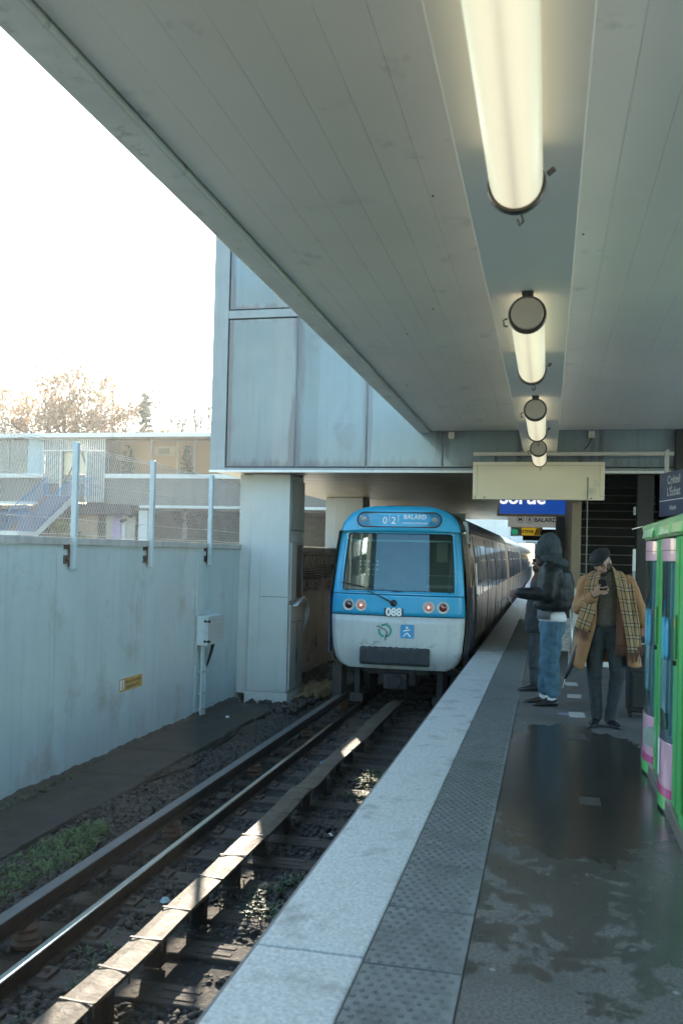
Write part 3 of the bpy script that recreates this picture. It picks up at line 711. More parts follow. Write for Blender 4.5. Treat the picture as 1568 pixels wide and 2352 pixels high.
M_signblue = mat('blue_sign_face', (.010,.055,.30), .35, var=.12, vs=2, emis=.13, ecol=(.012,.085,.46))
M_signwhite = mat('white_lettering', (.85,.86,.86), .5, var=.02)
e = empty('exit_sign', (-.13,20.9,2.575))
obj('frame', (lambda b: [b.box(-1.02,1.02,0,.12,-.02,.035), b.box(-1.02,1.02,0,.12,.405,.45), b.box(-1.02,-.965,0,.12,.036,.404), b.box(.965,1.02,0,.12,.036,.404), b][-1])(MB()), M_alu, e, .006)
obj('face', MB().box(-.964,.964,.012,.1,.036,.404), M_signblue, e)
M_backlit = mat('backlit_white_lettering', (.85,.86,.86), .5, var=.02, emis=.22)
text('lettering', 'Sortie', .42, M_backlit, facing_cam(-.45,.006,.395), e, .012)
text('lettering', '2', .42, M_backlit, facing_cam(.80,.006,.40), e, .012)
b = MB()
for x in (-.98,-.80,.85,.98): b.ell((x,-.002,.008),(.012,.006,.012),n=8,m=6)
obj('screw', b, M_black, e)
tag(e, 'blue exit sign with white lettering half hidden behind the blank sign', 'sign')

M_grey = mat('grey_sign_face', (.55,.55,.51), .5, var=.05, emis=.06)
e = empty('direction_sign', (-.1,24,2.41))
obj('face', MB().box(-.93,1.2,0,.10,0,.33), M_grey, e, .006)
for x, ch in ((-.615,'M'),(-.375,'8')):
    b = MB(); b.tube([(x+.088*math.cos(a),-.003,.19+.088*math.sin(a)) for a in np.linspace(0,2*PI,30)], .006, 5)
    obj('ring', b, M_black, e); text('lettering', ch, .13, M_black, facing_cam(x,-.003,.19), e, .003)
text('lettering', 'BALARD', .155, M_black, facing_cam(.03,-.003,.185), e, .004)
obj('hanger', MB().box(-.6,-.56,.03,.07,.33,.60), M_ring, e); obj('hanger', MB().box(.5,.54,.03,.07,.33,.60), M_ring, e)
tag(e, 'grey direction sign with two circled symbols and black lettering', 'sign')
e = empty('alarm_sign', (-.61,26,2.24))
M_sy = mat('yellow_sign_face', (.55,.36,.02), .5, var=.06, emis=.12)
obj('casing', MB().box(-.42,.42,.01,.09,-.02,.24), M_ring, e)
obj('yellow_face', MB().box(-.12,.405,0,.009,0,.22), M_sy, e); obj('white_face', MB().box(-.405,-.121,0,.009,0,.22), M_signwhite, e)
obj('green_field', MB().box(-.395,-.23,-.003,-.0005,.02,.17), mat('green_field', (.02,.42,.22), .5, emis=.1), e)
text('lettering', 'arme', .19, mat('brown_lettering', (.16,.09,.01), .5), facing_cam(.02,-.002,.12), e, .004)
b = MB()
for k in range(3): b.prism([(0,0),(.05,0),(.13,.2),(.08,.2)], (.22+.06*k,-.002,.01), ((1,0,0),(0,0,1),(0,1,0)), .0015)
obj('stripes', b, mat('brown_stripe', (.14,.07,.02), .5), e)
tag(e, 'yellow and green alarm sign hanging beneath the grey direction sign', 'sign')
e = empty('display_screen', (-.2,28,2.1))
obj('casing', MB().box(-.55,.55,0,.15,.03,.38), M_black, e, .01); obj('rail', MB().box(-.45,.55,.02,.12,-.03,.0), M_alu2, e)
obj('hanger', MB().box(-.03,.03,.05,.1,.38,.95), M_ring, e)
tag(e, 'black display screen hanging above the hooded person', 'screen')

# ================================================================== COLUMNS, STAIRS at the right
M_dcol = mat('dark_grey_column', (.15,.15,.135), .7, var=.1, vs=2)
e = empty('platform_column', (.33,21.5,0)); obj('shaft', MB().box(-.16,.17,0,.5,0,3.02), M_dcol, e, .015); obj('collar', MB().box(-.175,.185,-.015,.515,0,.15), M_black, e, .01)
tag(e, 'dark grey column behind the hooded person', 'column')
M_tan = mat('brown_tan_panel', (.20,.15,.09), .55, var=.12, vs=2); M_cream = mat('cream_panel', (.50,.48,.40), .55, var=.06)
e = empty('staircase', (.5,14.2,0))
M_tread = mat('dark_stair_tread', (.022,.022,.022), .6, var=.3); M_nose = mat('pale_stair_nosing', (.34,.33,.29), .5, var=.2, vs=12)
for i in range(22):
    y = i*.28; z = i*.17
    obj('tread', MB().box(.02,1.55,y,y+.30,z,z+.165), M_tread, e)
    if i: obj('nosing', MB().box(.03,1.54,y-.012,y+.02,z+.166,z+.185), M_nose, e)
obj('first_riser', MB().box(-.02,1.6,-.03,-.002,0,.17), mat('white_riser', (.6,.59,.54), .5, var=.1), e, .004)
obj('side_wall', MB().box(-.13,.015,.7,7.2,0,3.02), M_tan, e, .006); obj('side_panel', MB().box(-.135,.01,.685,.697,0,1.15), M_cream, e, .004)
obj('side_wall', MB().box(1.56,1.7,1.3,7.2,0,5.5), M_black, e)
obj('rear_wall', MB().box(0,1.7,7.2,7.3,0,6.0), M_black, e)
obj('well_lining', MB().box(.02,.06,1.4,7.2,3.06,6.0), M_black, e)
b = MB(); b.tube([(.09,.35,0),(.09,.35,2.9)], .011, 8); obj('slender_rail', b, mat('dull_brown_metal', (.14,.125,.10), .5), e)
b = MB(); b.box(.25,1.5,4.9,4.95,3.05,3.4); obj('lintel_strip', b, mat('dim_lintel', (.16,.15,.13), .6), e)
tag(e, 'dark staircase with pale nosings climbing behind the man in the coat', 'staircase')
e = empty('handrail', (.36,13.5,0))
b = MB(); b.cyl((0,0,0),(0,0,.93),.018,12); b.tube([(0,0,.93),(.07,-.02,.95),(.16,0,.95),(.16,.6,.95)], .026, 10); obj('post', b, M_steel, e, smooth=True)
b = MB(); b.cyl((-.03,.02,0),(-.03,.02,.33),.012,8); obj('lower_post', b, M_galv, e)
M_mott = mat('mottled_grey_panel', (.26,.26,.24), .5, var=.5, vs=26)
obj('panel', MB().box(-.25,-.022,-.012,.012,.28,.76), M_mott, e, .004)
tag(e, 'chrome handrail post with a mottled grey panel behind the hooded person', 'handrail')
e = empty('dark_pillar', (1.52,15.2,0)); obj('shaft', MB().box(-.13,.13,0,.28,0,3.02), mat('black_brown_paint', (.02,.017,.014), .6), e, .01)
b = MB(); b.box(-.19,-.14,-.05,-.03,1.45,1.80); obj('marker_strip', b, M_galv, e); b = MB(); b.box(-.188,-.142,-.05,-.03,1.23,1.45); obj('marker_strip', b, M_cab, e); b = MB(); b.box(-.19,-.14,-.052,-.028,1.18,1.23); obj('red_tip', b, mat('red_paint', (.45,.03,.03), .5), e)
b = MB(); b.box(-.19,-.15,-.04,-.02,2.35,2.48); obj('small_plate', b, M_cab, e)
tag(e, 'narrow black pillar right of the staircase with a grey and red marker strip', 'pillar')
e = empty('dark_partition', (2.0,14.9,0)); obj('panel', MB().box(-.08,1.8,0,.06,0,3.68), mat('black_partition', (.02,.018,.015), .6), e, .01)
obj('grey_post', MB().box(-.10,.02,-2.6,-2.5,0,3.0), M_frame, e)
tag(e, 'black partition reaching the ceiling behind the green machine', 'partition')
# station name sign at right (turned)
e = empty('station_name_sign', (1.52,11.95,2.2), math.atan2(-.90,.22))
M_dblue = mat('dark_blue_sign_face', (.02,.035,.10), .45, var=.1)
obj('board', MB().box(-.465,.465,0,.03,0,.56), M_dblue, e, .004)
obj('rule', MB().box(-.45,.45,-.004,-.0005,.195,.203), M_signwhite, e)
M_dimwhite = mat('dull_white_lettering', (.42,.44,.46), .5)
text('lettering', 'Créteil\nL\'Échat', .15, M_dimwhite, facing_cam(.02,-.003,.375), e, .003); text('lettering', 'Hôpital', .075, M_dimwhite, facing_cam(.0,-.003,.10), e, .002)
obj('hanger', MB().box(.40,.44,.0,.03,.56,1.10), M_frame, e); obj('hanger', MB().box(-.32,-.29,.0,.03,.56,.85), M_frame, e)
tag(e, 'dark blue station name board above the green machine', 'sign')

# ================================================================== TRAIN
exec_train = True
M_tblue = mat('train_sky_blue_paint', (.025,.36,.62), .32, var=.06, vs=2.5, coat=.4, dirt=(.10,.46,.66), dirt_amt=.2, dirt_s=2)
M_twhite = mat('train_white_paint', (.52,.56,.56), .38, var=.05, vs=2.5, streak=.16, coat=.2, dirt=(.40,.41,.40), dirt_amt=.22, dirt_s=5)
M_tgrey = mat('brushed_train_side', (.25,.225,.19), .30, metal=.75, var=.10, vs=3, streak=.12)
M_troof = mat('dark_train_roof', (.055,.055,.058), .5, var=.2, vs=2)
M_tdark = mat('train_underframe', (.02,.02,.021), .7, var=.4, vs=6)
M_tglass = mat('black_train_glass', (.012,.012,.013), .06, var=.1, spec=.6)
M_tnavy = mat('navy_door_bar', (.012,.028,.09), .45)
M_cabin = mat('grey_green_cab_lining', (.10,.135,.11), .6, var=.2, vs=4)
M_cabdk = mat('dark_cab_console', (.03,.035,.04), .5)
M_ws = glass('windscreen_glass', (.62,.72,.70), .012, .03, 1.5, (.60,.88,1.0))
YF = 15.15; XC = -2.475
HW = [(-.33,.85),(-.27,.98),(-.18,1.06),(0,1.105),(.3,1.135),(.58,1.145),(.75,1.145),(.93,1.13),(1.3,1.105),(1.7,1.075),(2.02,1.035),(2.12,1.01),(2.22,.96),(2.31,.88),(2.38,.77),(2.43,.62),(2.455,.45)]
def hw(z): return float(np.interp(z, [a for a,_ in HW], [b for _,b in HW]))
def fy(x, z):
    r_ = .0 if z < .93 else .16*(z-.93)
    a = min(1.2, abs(x)/1.145)
    if z < .2: r_ += .10*(max(0,.2-z)/.53)**2
    return r_ + .05*a**2 + .07*a**6
def fp(x, z, off=0.): return (x, fy(x,z)-off, z)
T = empty('metro_train', (XC, YF, 0))
# white lower mask
def mask(b, zs, off, lim=None, nx=22):
    rows = []
    for z in zs:
        h = hw(z) if lim is None else lim(z); rows.append([fp(h*(2*i/nx-1), z, off) for i in range(nx+1)])
    n = nx+1; vs = [p for r_ in rows for p in r_]; fs = [(i*n+j,i*n+j+1,(i+1)*n+j+1,(i+1)*n+j) for i in range(len(rows)-1) for j in range(nx)]
    b.add(vs, fs)
b = MB(); mask(b, [-.33,-.32,-.30,-.27,-.22,-.16,-.08,0,.15,.3,.45,.572], 0.012); obj('lower_mask', b, M_twhite, T, smooth=True, mods=[('solid',.012)])
b = MB(); mask(b, [.585,.65,.72,.8,.86,.91,.928], 0.02); obj('headlight_band', b, M_tblue, T, smooth=True, mods=[('solid',.012)])
# upper blue frame as rings from outer outline to windscreen opening
def ringpts(poly, n=120):
    P = [Vector((a,b_)) for a,b_ in poly]; L_ = [0]
    for i in range(len(P)): L_.append(L_[-1]+(P[(i+1)%len(P)]-P[i]).length)
    return P, L_
WS = [(-1.01,.975),(1.01,.975),(1.0,1.3),(.965,1.75),(.945,1.985),(.90,2.01),(-.90,2.01),(-.945,1.985),(-.965,1.75),(-1.0,1.3)]
OUT = [(-hw(.94),.94),(hw(.94),.94)]+[(hw(z),z) for z in (1.2,1.5,1.8,2.02,2.12,2.22,2.31,2.38,2.43,2.455)]+[(-hw(z),z) for z in (2.455,2.43,2.38,2.31,2.22,2.12,2.02,1.8,1.5,1.2)]
def raypoly(poly, c, ang):
    d = Vector((math.cos(ang), math.sin(ang))); best = 0
    for i in range(len(poly)):
        a = Vector(poly[i])-Vector(c); e_ = Vector(poly[(i+1)%len(poly)])-Vector(poly[i])
        den = d.x*(-e_.y)+d.y*e_.x
        if abs(den) < 1e-9: continue
        t = (a.x*(-e_.y)+a.y*e_.x)/den; s_ = (d.x*a.y-d.y*a.x)/den
        if t > 0 and -1e-6 <= s_ <= 1+1e-6: best = max(best, t)
    return Vector(c)+d*best
cc = (0,1.5); NA = 180; angs = sorted(set([2*PI*i/NA for i in range(NA)]+[math.atan2(p[1]-1.5,p[0])%(2*PI) for p in WS+OUT]))
b = MB(); rings = []
for t in (0,.25,.5,.75,1):
    rings.append([fp(*(raypoly(OUT,cc,a).lerp(raypoly(WS,cc,a),t)), .012) for a in angs])
b.loft(rings, cap=False); obj('upper_mask', b, M_tblue, T, smooth=True, mods=[('solid',.012)])
# windscreen surround and glass
def scale(poly, k, c=(0,1.49)): return [((a-c[0])*k+c[0], (b_-c[1])*k+c[1]) for a,b_ in poly]
b = MB(); rings = []
for t, off in ((1.0,.026),(.985,.034),(.955,.030),(.950,.0)):
    rings.append([fp(*raypoly(scale(WS,t),cc,a), off) for a in angs])
b.loft(rings, cap=False); obj('windscreen_surround', b, M_tblue, T)
b = MB(); rings = []
for t, off in ((.957,.014),(.935,.02),(.930,.004)):
    rings.append([fp(*raypoly(scale(WS,t),cc,a), off) for a in angs])
b.loft(rings, cap=False); obj('window_seal', b, M_black, T)
b = MB(); mask(b, [1.005,1.3,1.65,1.98], .003, lambda z: .955-.063*(z-1.0), 10); obj('windscreen', b, M_ws, T, smooth=True)
b = MB(); b.tube([fp(x, .99, .03) for x in (-.9,0,.9)], .008, 5); obj('lower_seal', b, M_black, T)
# destination display: black framed capsule
def capsule(x0, x1, zc, r, n=12):
    return [(x1-r+r*math.cos(a), zc+r*math.sin(a)) for a in np.linspace(-PI/2,PI/2,n)]+[(x0+r+r*math.cos(a), zc+r*math.sin(a)) for a in np.linspace(PI/2,3*PI/2,n)]
D = empty('destination_display', (0,0,0)); D.parent = T
o_, i_ = capsule(-.775,.715,2.222,.14), capsule(-.745,.685,2.222,.11)
b = MB(); b.loft([[fp(x,z,.012) for x,z in o_],[fp(x,z,.034) for x,z in capsule(-.77,.71,2.222,.135)],[fp(x,z,.034) for x,z in capsule(-.75,.69,2.222,.115)],[fp(x,z,.016) for x,z in i_]], cap=False); obj('bezel', b, M_black, D)
b = MB(); b.loft([[fp(x,z,.017) for x,z in i_],[fp(.5*x,2.222+(z-2.222)*.2,.017) for x,z in i_]], cap=True); obj('back_plate', b, mat('dark_display_back', (.025,.03,.034), .4), D)
b = MB(); b.loft([[fp(x,z,.027) for x,z in i_],[fp(.5*x,2.222+(z-2.222)*.2,.027) for x,z in i_]], cap=True); obj('display_glass', b, glass('display_glass', (.85,.9,.92), .015, -.015, 1.4, (.5,.6,.65)), D)
M_disp = mat('display_lettering', (.55,.62,.62), .5, emis=.08)
def ftext(txt, size, x, z, parent, m, bold=0, off=.020, name='lettering', sx=1):
    tilt = math.atan(.16) if z > .93 else 0
    mw = Matrix.Translation((x, fy(x,z)-off, z)) @ Matrix.Rotation(PI/2-tilt, 4, 'X') @ Matrix.Diagonal((sx,1,1,1)); return text(name, txt, size, m, mw, parent, bold)
ftext('0', .17, -.27, 2.205, D, M_disp, .001); ftext('2', .17, -.12, 2.205, D, M_disp, .001); ftext('BALARD', .105, .25, 2.268, D, M_disp, .001); ftext('CHARENTON REPUBLIQUE', .036, .25, 2.165, D, M_disp)
b = MB()
for x in (-.19,-.035): b.box(x-.003,x+.003,fy(x,2.2)-.0215,fy(x,2.2)-.0185,2.13,2.31)
obj('divider', b, M_disp, D)
for x in (-.64,.585):
    b = MB(); b.lathe([(.03,-.004),(.055,-.004),(.055,.0),(.03,0)], (x,fy(x,2.22)-.02,2.215), 'y', 20); obj('corner_lamp', b, M_cab, D)
# headlights
M_lred = mat('dark_red_lens', (.16,.02,.02), .12, coat=1); M_lblk = mat('unlit_dark_lens', (.04,.012,.018), .12, coat=1); M_lpink = mat('lit_pink_lens', (.42,.17,.15), .15, coat=1, emis=.03, ecol=(1,.5,.35)); M_bulb = mat('glowing_bulb', (1,.8,.6), .3, emis=.7, ecol=(1,.7,.5))
M_lrim = mat('pale_lamp_rim', (.55,.52,.48), .4, metal=.2)
for x, m_, lit, lab in ((-.835,M_lblk,0,'dark unlit lamp'),(-.615,M_lpink,1,'glowing pinkish lamp'),(.545,M_lpink,1,'glowing pinkish lamp'),(.785,M_lred,0,'dark red lamp')):
    y = fy(x,.745)-.026; e = empty('headlight', (x,y,.745)); e.parent = T; e['label'] = lab
    obj('rim', MB().lathe([(.068,.02),(.100,.012),(.104,-.004),(.098,-.014),(.070,-.012),(.066,.004)], (0,0,0), 'y', 28), M_lrim, e)
    obj('lens', MB().lathe([(.067,.0),(.066,-.008),(.045,-.018),(.02,-.022),(.002,-.023)], (0,0,0), 'y', 24), m_, e, smooth=True)
    if lit: obj('bulb', MB().ell((.0,-.024,0),(.014,.006,.014),n=10,m=6), M_bulb, e)
    b = MB()
    for k in range(3): b.ell((.084*math.cos(PI/2+k*2*PI/3),-.014,.084*math.sin(PI/2+k*2*PI/3)),(.007,.005,.007),n=6,m=4)
    obj('screw', b, M_black, e)
# wiper
e = empty('wiper', fp(-.05,.795,.03)); e.parent = T
obj('pivot', MB().lathe([(.055,.02),(.06,0),(.045,-.02),(.03,-.03),(.002,-.03)], (0,0,0), 'y', 20), M_black, e)
b = MB(); b.tube([(0,-.03,0),(-.12,-.035,.06),(-.25,-.03,.12),(-.45,-.01,.20)], [.018,.014,.01,.008], 6); b.tube([(-.32,-.012,.21),(-.6,.005,.28),(-.92,.02,.33)], .009, 5); obj('arm', b, M_black, e)
# number, logos, bumper
obj('number_plate', (lambda b: (mask(b,[.572,.60,.65,.71],.028,lambda z:.165,6), b)[1])(MB()), mat('black_number_plate', (.012,.02,.03), .4), T, mods=[('solid',.004)]).location = (-.045,0,0)
ftext('088', .185, -.045, .641, T, M_signwhite, .008, .036, 'fleet_number', .98)
M_lgreen = mat('green_logo_ring', (.015,.27,.19), .4); M_lnavy = mat('navy_logo_line', (.02,.05,.10), .4)
lg = empty('ring_logo', (-.19,fy(-.19,.32)-.022,.325)); lg.parent = T
b = MB()
for a0, a1 in ((R(-82),R(128)),(R(165),R(262))):
    aa = np.linspace(a0,a1,40); b.loft([[(.085*math.cos(a),0,.085*math.sin(a)),(.118*math.cos(a),0,.118*math.sin(a)),(.118*math.cos(a),-.003,.118*math.sin(a)),(.085*math.cos(a),-.003,.085*math.sin(a))] for a in aa])
obj('ring', b, M_lgreen, lg)
b = MB(); b.tube([(-.145,-.003,.07),(-.115,-.003,.075),(-.07,-.003,.05),(-.03,-.003,.028),(-.01,-.003,.035),(.0,-.003,.02),(.04,-.003,-.03),(.03,-.003,-.06),(.012,-.003,-.11),(.012,-.003,-.165)], .008, 5); b.tube([(.03,-.003,.118),(.045,-.003,.138)], .006, 5); b.tube([(.0,-.003,.118),(.005,-.003,.132)], .005, 5)
obj('profile_line', b, M_lnavy, lg)
lg = empty('walker_logo', (.19,fy(.19,.32)-.022,.325)); lg.parent = T
rr = [(sx*.085+.032*math.cos(a), sz*.085+.032*math.sin(a)) for sx,sz,a0 in ((1,1,0),(-1,1,PI/2),(-1,-1,PI),(1,-1,3*PI/2)) for a in np.linspace(a0,a0+PI/2,6)]
obj('square', MB().prism(rr, (0,0,0), ((1,0,0),(0,0,1),(0,-1,0)), .003), mat('logo_blue', (.05,.30,.55), .4), lg)
b = MB(); b.ell((-.002,-.004,.065),(.021,.002,.021),n=14,m=6)
b.prism([(-.068,.005),(-.03,.03),(.02,.03),(.056,.046),(.05,.028),(.02,.012),(-.03,.008),(-.064,-.008)], (0,-.003,0), ((1,0,0),(0,0,1),(0,-1,0)), .002)
b.prism([(-.012,-.02),(.012,-.02),(.07,-.085),(.04,-.09),(-.0,-.035),(-.06,-.088),(-.075,-.085)], (0,-.003,0), ((1,0,0),(0,0,1),(0,-1,0)), .002)
obj('walking_figure', b, M_signwhite, lg)
b = MB(); rng_ = np.linspace(-.60,.575,24)
b.loft([[ (x, fy(x,0)-.03, -.26), (x, fy(x,0)-.14, -.235), (x, fy(x,0)-.16, -.2), (x, fy(x,0)-.16, .02), (x, fy(x,0)-.14, .045+.006*math.sin(k*1.9)), (x, fy(x,0)-.02, .05+.01*math.sin(k*2.7))] for k, x in enumerate(rng_)])
obj('bumper', b, mat('charcoal_rubber_bumper', (.035,.04,.046), .75, var=.3, vs=8, bump=.4, bs=40), T, .012)
b = MB()
for k in range(14): 
    x, z = (random.uniform(-.62,-.3), random.uniform(.06,.14)) if k < 11 else (random.uniform(.55,.62), random.uniform(.06,.09)); p = fp(x,z,.02); b.obox(p,(random.uniform(.02,.06),.002,random.uniform(.003,.008)),(0,random.uniform(-.4,.4),0))
obj('paint_scuffs', b, M_black, T)
# underframe front: coupler, gear, lifeguard irons, wheels
b = MB(); b.box(-.32,.32,.2,.8,-.62,-.34); b.box(-.20,.20,-.02,.5,-.66,-.40); b.cyl((0,-.05,-.52),(0,.6,-.52),.12,12); b.box(-.55,.55,.25,.5,-.45,-.30); b.box(-1.0,1.0,.5,12,-.45,-.28)
obj('coupler', b, M_tdark, T, .02)
b = MB()
for x in (-.72,.72): b = MB(); b.box(x-.05,x+.05,.3,.4,-.9,-.3); b.box(x-.12,x+.12,.25,.33,-.95,-.8); obj('rail_guard', b, M_tdark, T, .01)
for x in (-.97,.97): 
    b = MB(); b.lathe([(.01,-.03),(.10,-.03),(.13,.0),(.13,.15),(.01,.15)], (x,.75,-.62), 'y', 18); b.lathe([(.03,-.045),(.06,-.045),(.06,-.03),(.03,-.03)], (x,.75,-.62), 'y', 14); obj('axle_box', b, mat('dark_green_axle_box', (.035,.045,.04), .6, var=.3), T)
for yb in (1.6,3.4,11.6,13.4):
    for x in (-.7175,.7175):
        w_ = obj('wheel', MB().lathe([(.05,-.06),(.42,-.06),(.45,-.04),(.43,.05),(.40,.06),(.05,.06)], (x,yb,-.57), 'x', 24), M_tdark, T)
b = MB(); b.box(-1.12,1.12,.35,.55,-.36,-.28); b.box(-1.16,-1.0,.3,14,-.9,-.34); b.box(1.0,1.16,.3,14,-.75,-.34); obj('underframe', b, M_tdark, T)
# cab interior
b = MB(); b.box(-1.0,1.0,1.35,1.40,.2,2.4); obj('cab_back_wall', b, M_cabin, T)
b = MB(); b.box(-1.02,1.02,.16,.75,.55,.93); b.box(-1.0,-.35,.18,.6,.93,1.05); obj('cab_console', b, M_cabdk, T, .03)
b = MB(); b.box(-.02,.0,1.33,1.349,.5,2.3); b.box(.5,.7,1.30,1.345,1.5,1.85); b.box(.35,.95,1.32,1.345,1.24,1.26); b.box(.3,.95,1.31,1.345,1.02,1.08); obj('cab_fittings', b, mat('pale_cab_fittings', (.32,.36,.30), .5), T)
b = MB(); b.box(-.02,.33,1.2,1.34,.4,2.35); obj('cab_cupboard', b, M_cabdk, T)
b = MB(); b.box(-.93,.93,.31,.34,1.845,1.875); obj('sun_visor_rail', b, mat('teal_visor_rail', (.20,.42,.42), .4), T)
M_key = mat('pale_key_marks', (.5,.55,.52), .5); b = MB()
for r_, z in enumerate((1.25,1.34,1.42,1.48)):
    for k in range(5):
        if (r_*3+k) % 4: b.box(-.72+k*.075,-.69+k*.075,.30,.305,z,z+.03)
obj('control_labels', b, M_key, T)
b = MB()
for sx in (-1,1): b.tube([(sx*.93,.03+.155,1.03),(sx*.885,.03+.26,1.87)], .004, 4); b.tube([(sx*.86,.185,1.03),(sx*.88,.26,1.87)], .003, 4)
obj('blind_cord', b, M_key, T)
# car bodies
PROF = [(-.30,1.02),(-.22,1.13),(0,1.175),(.4,1.205),(.9,1.215),(1.3,1.19),(1.8,1.125),(2.02,1.09)]
def sx_at(z): return float(np.interp(z, [a for a,_ in PROF], [b for _,b in PROF]))
ROOF = [(2.03,1.09),(2.14,1.06),(2.24,.99),(2.33,.88),(2.40,.72),(2.45,.5),(2.475,.25)]
def carbody(y0, y1, first, idx):
    e = empty('car', (0,y0,0)); e.parent = T; L_ = y1-y0
    prof = PROF; right = [(x,z) for z,x in prof]; left = [(-x,z) for z,x in reversed(prof)]
    def cs(y, k=1.): return [(x*k,y,z) for x,z in right+left]
    yy = [.10,.5,L_] if first else [0,.15,L_-.15,L_]
    kk = [.965,1,1] if first else [.96,1,1,.96]
    b = MB(); b.loft([cs(y,k) for y,k in zip(yy,kk)], cap=False)
    if not first: b.loft([cs(0,.96),[(0,0,1)]*len(cs(0))], cap=False)
    b.loft([cs(L_,.96),[(0,L_,1)]*len(cs(0))], cap=False)
    obj('body_side', b, M_tgrey, e)
    rf = [(x,z) for z,x in ROOF]; rr_ = rf+[(-x,z) for x,z in reversed(rf)]
    b = MB()
    y00 = .36 if first else 0
    b.loft([[(x*k,y,2.02+(z-2.02)*k2) for x,z in rr_] for y,k,k2 in ((y00,.985,.98),(y00+.15,1.005,1.01),(L_-.1,1.005,1.01),(L_,.98,.97))]); obj('roof', b, M_troof if idx==0 else M_tgrey, e, smooth=True)
    def skin(ya, yb_, za, zb, off, name, m, sides=(1,), n=6):
        b = MB()
        for s_ in sides:
            zs = np.linspace(za, zb, n)
            b.loft([[(s_*(sx_at(z)+off),y,z) for z in zs]+[(s_*(sx_at(z)-.01),y,z) for z in reversed(zs)] for y in (ya,yb_)])
        return obj(name, b, m, e)
    start = 1.6 if first else .9
    if first:
        skin(.50,1.42,-.25,2.0,.006,'cab_door',M_tgrey)
        skin(.66,.95,1.10,1.86,.012,'cab_door_window',M_tglass)
        for ya in (.46,1.30): skin(ya,ya+.13,-.22,1.08,.02,'navy_bar',M_tnavy)
        b = MB(); b.tube([(sx_at(1.3)+.04,1.12,1.5),(sx_at(1.0)+.05,1.12,.95)], .018, 8); obj('grab_rail', b, M_steel, e)
        skin(1.18,1.20,.85,1.62,.014,'door_seam',M_black)
        b = MB(); b.add([(1.09,.60,2.03),(1.09,.72,2.03),(1.115,.72,1.86),(1.115,.60,1.86),(1.03,.60,2.22),(1.03,.72,2.22)], [(0,1,2,3),(4,5,1,0)]); 
        obj('marker_lamp_plate', MB().loft([[(x,.58,z) for x,z in ((1.105,2.22),(1.135,2.05),(1.15,1.84),(1.09,1.84),(1.03,2.22))],[(x,.78,z) for x,z in ((1.105,2.22),(1.135,2.05),(1.15,1.84),(1.09,1.84),(1.03,2.22))]]), M_postpaint, e)
        for z in (1.91,2.03): obj('marker_lamp', MB().lathe([(.002,.03),(.03,.03),(.04,.02),(.045,0)], (1.125,.68,z), 'x', 14), M_black, e)
    # doors and windows: four double doors, windows between
    n_d = 4; bay = (L_-start-.5)/n_d
    for k in range(n_d):
        ya = start+k*bay+.15
        d_ = empty('passenger_door', (0,0,0)); d_.parent = e
        for h in (0,1):
            y_ = ya+h*.66
            b = MB(); zs = np.linspace(-.20,1.98,8)
            b.loft([[(sx_at(z)+.008,y,z) for z in zs]+[(sx_at(z)-.01,y,z) for z in reversed(zs)] for y in (y_,y_+.645)]); obj('leaf', b, M_tgrey, d_)
            b = MB(); zs = np.linspace(.88,1.82,6)
            b.loft([[(sx_at(z)+.014,y,z) for z in zs]+[(sx_at(z),y,z) for z in reversed(zs)] for y in (y_+.07,y_+.58)]); obj('door_window', b, M_tglass, d_, .004)
        b = MB()
        for y_ in (ya-.012,ya+.648,ya+1.312):
            zs = np.linspace(-.2,1.98,8); b.loft([[(sx_at(z)+.011,y,z) for z in zs]+[(sx_at(z),y,z) for z in reversed(zs)] for y in (y_,y_+.012)])
        obj('door_seal', b, M_black, d_)
        wy0, wy1 = ya+1.55, min(ya+bay-.2, L_-.35)
        if wy1-wy0 > .4:
            f_ = skin(wy0-.03,wy1+.03,.87,1.86,.006,'window_frame',M_steel)
            skin(wy0,wy1,.90,1.52,.012,'window',M_tglass); skin(wy0,wy1,1.55,1.83,.012,'hopper_window',M_tglass)
            skin(wy0+.05,wy1-.05,.36,.40,.008,'side_crease',M_tgrey)
    skin(.3 if first else .1,L_-.1,2.0,2.03,.02,'gutter',M_steel)
    skin(.5,L_-.1,-.31,-.25,.015,'sill',M_tdark)
    return e
YC = [0, 15.3, 30.4, 45.5, 60.6]
for i, y0 in enumerate(YC):
    carbody(y0, (YC[i+1] if i < 4 else 75.6)-.45, i == 0, i)
    if i < 4:
        b = MB(); b.loft([[(x*.9,y,z) for x,z in [(1.05,-.2),(1.1,.8),(1.0,1.9),(.6,2.3),(-.6,2.3),(-1.0,1.9),(-1.1,.8),(-1.05,-.2)]] for y in (YC[i+1]-.46,YC[i+1]+.01)]); obj('gangway', b, M_tdark, T)
b = MB(); b.box(-1.225,-1.19,.15,.35,-.1,1.0); obj('navy_bar', b, M_tnavy, T, .01)
tag(T, 'blue and white metro train standing at the platform under the footbridge', 'train')
e = empty('platform_wall', (3.6,16,0)); obj('panel', MB().box(0,.2,0,62,0,3.6), mat('dim_tan_wall', (.10,.085,.06), .6, var=.15), e, .01)
obj('cornice', MB().box(-.05,.0,0,62,3.3,3.5), M_dcol, e, .01)
tag(e, 'dim tan wall running behind the staircase at the far right', 'wall')
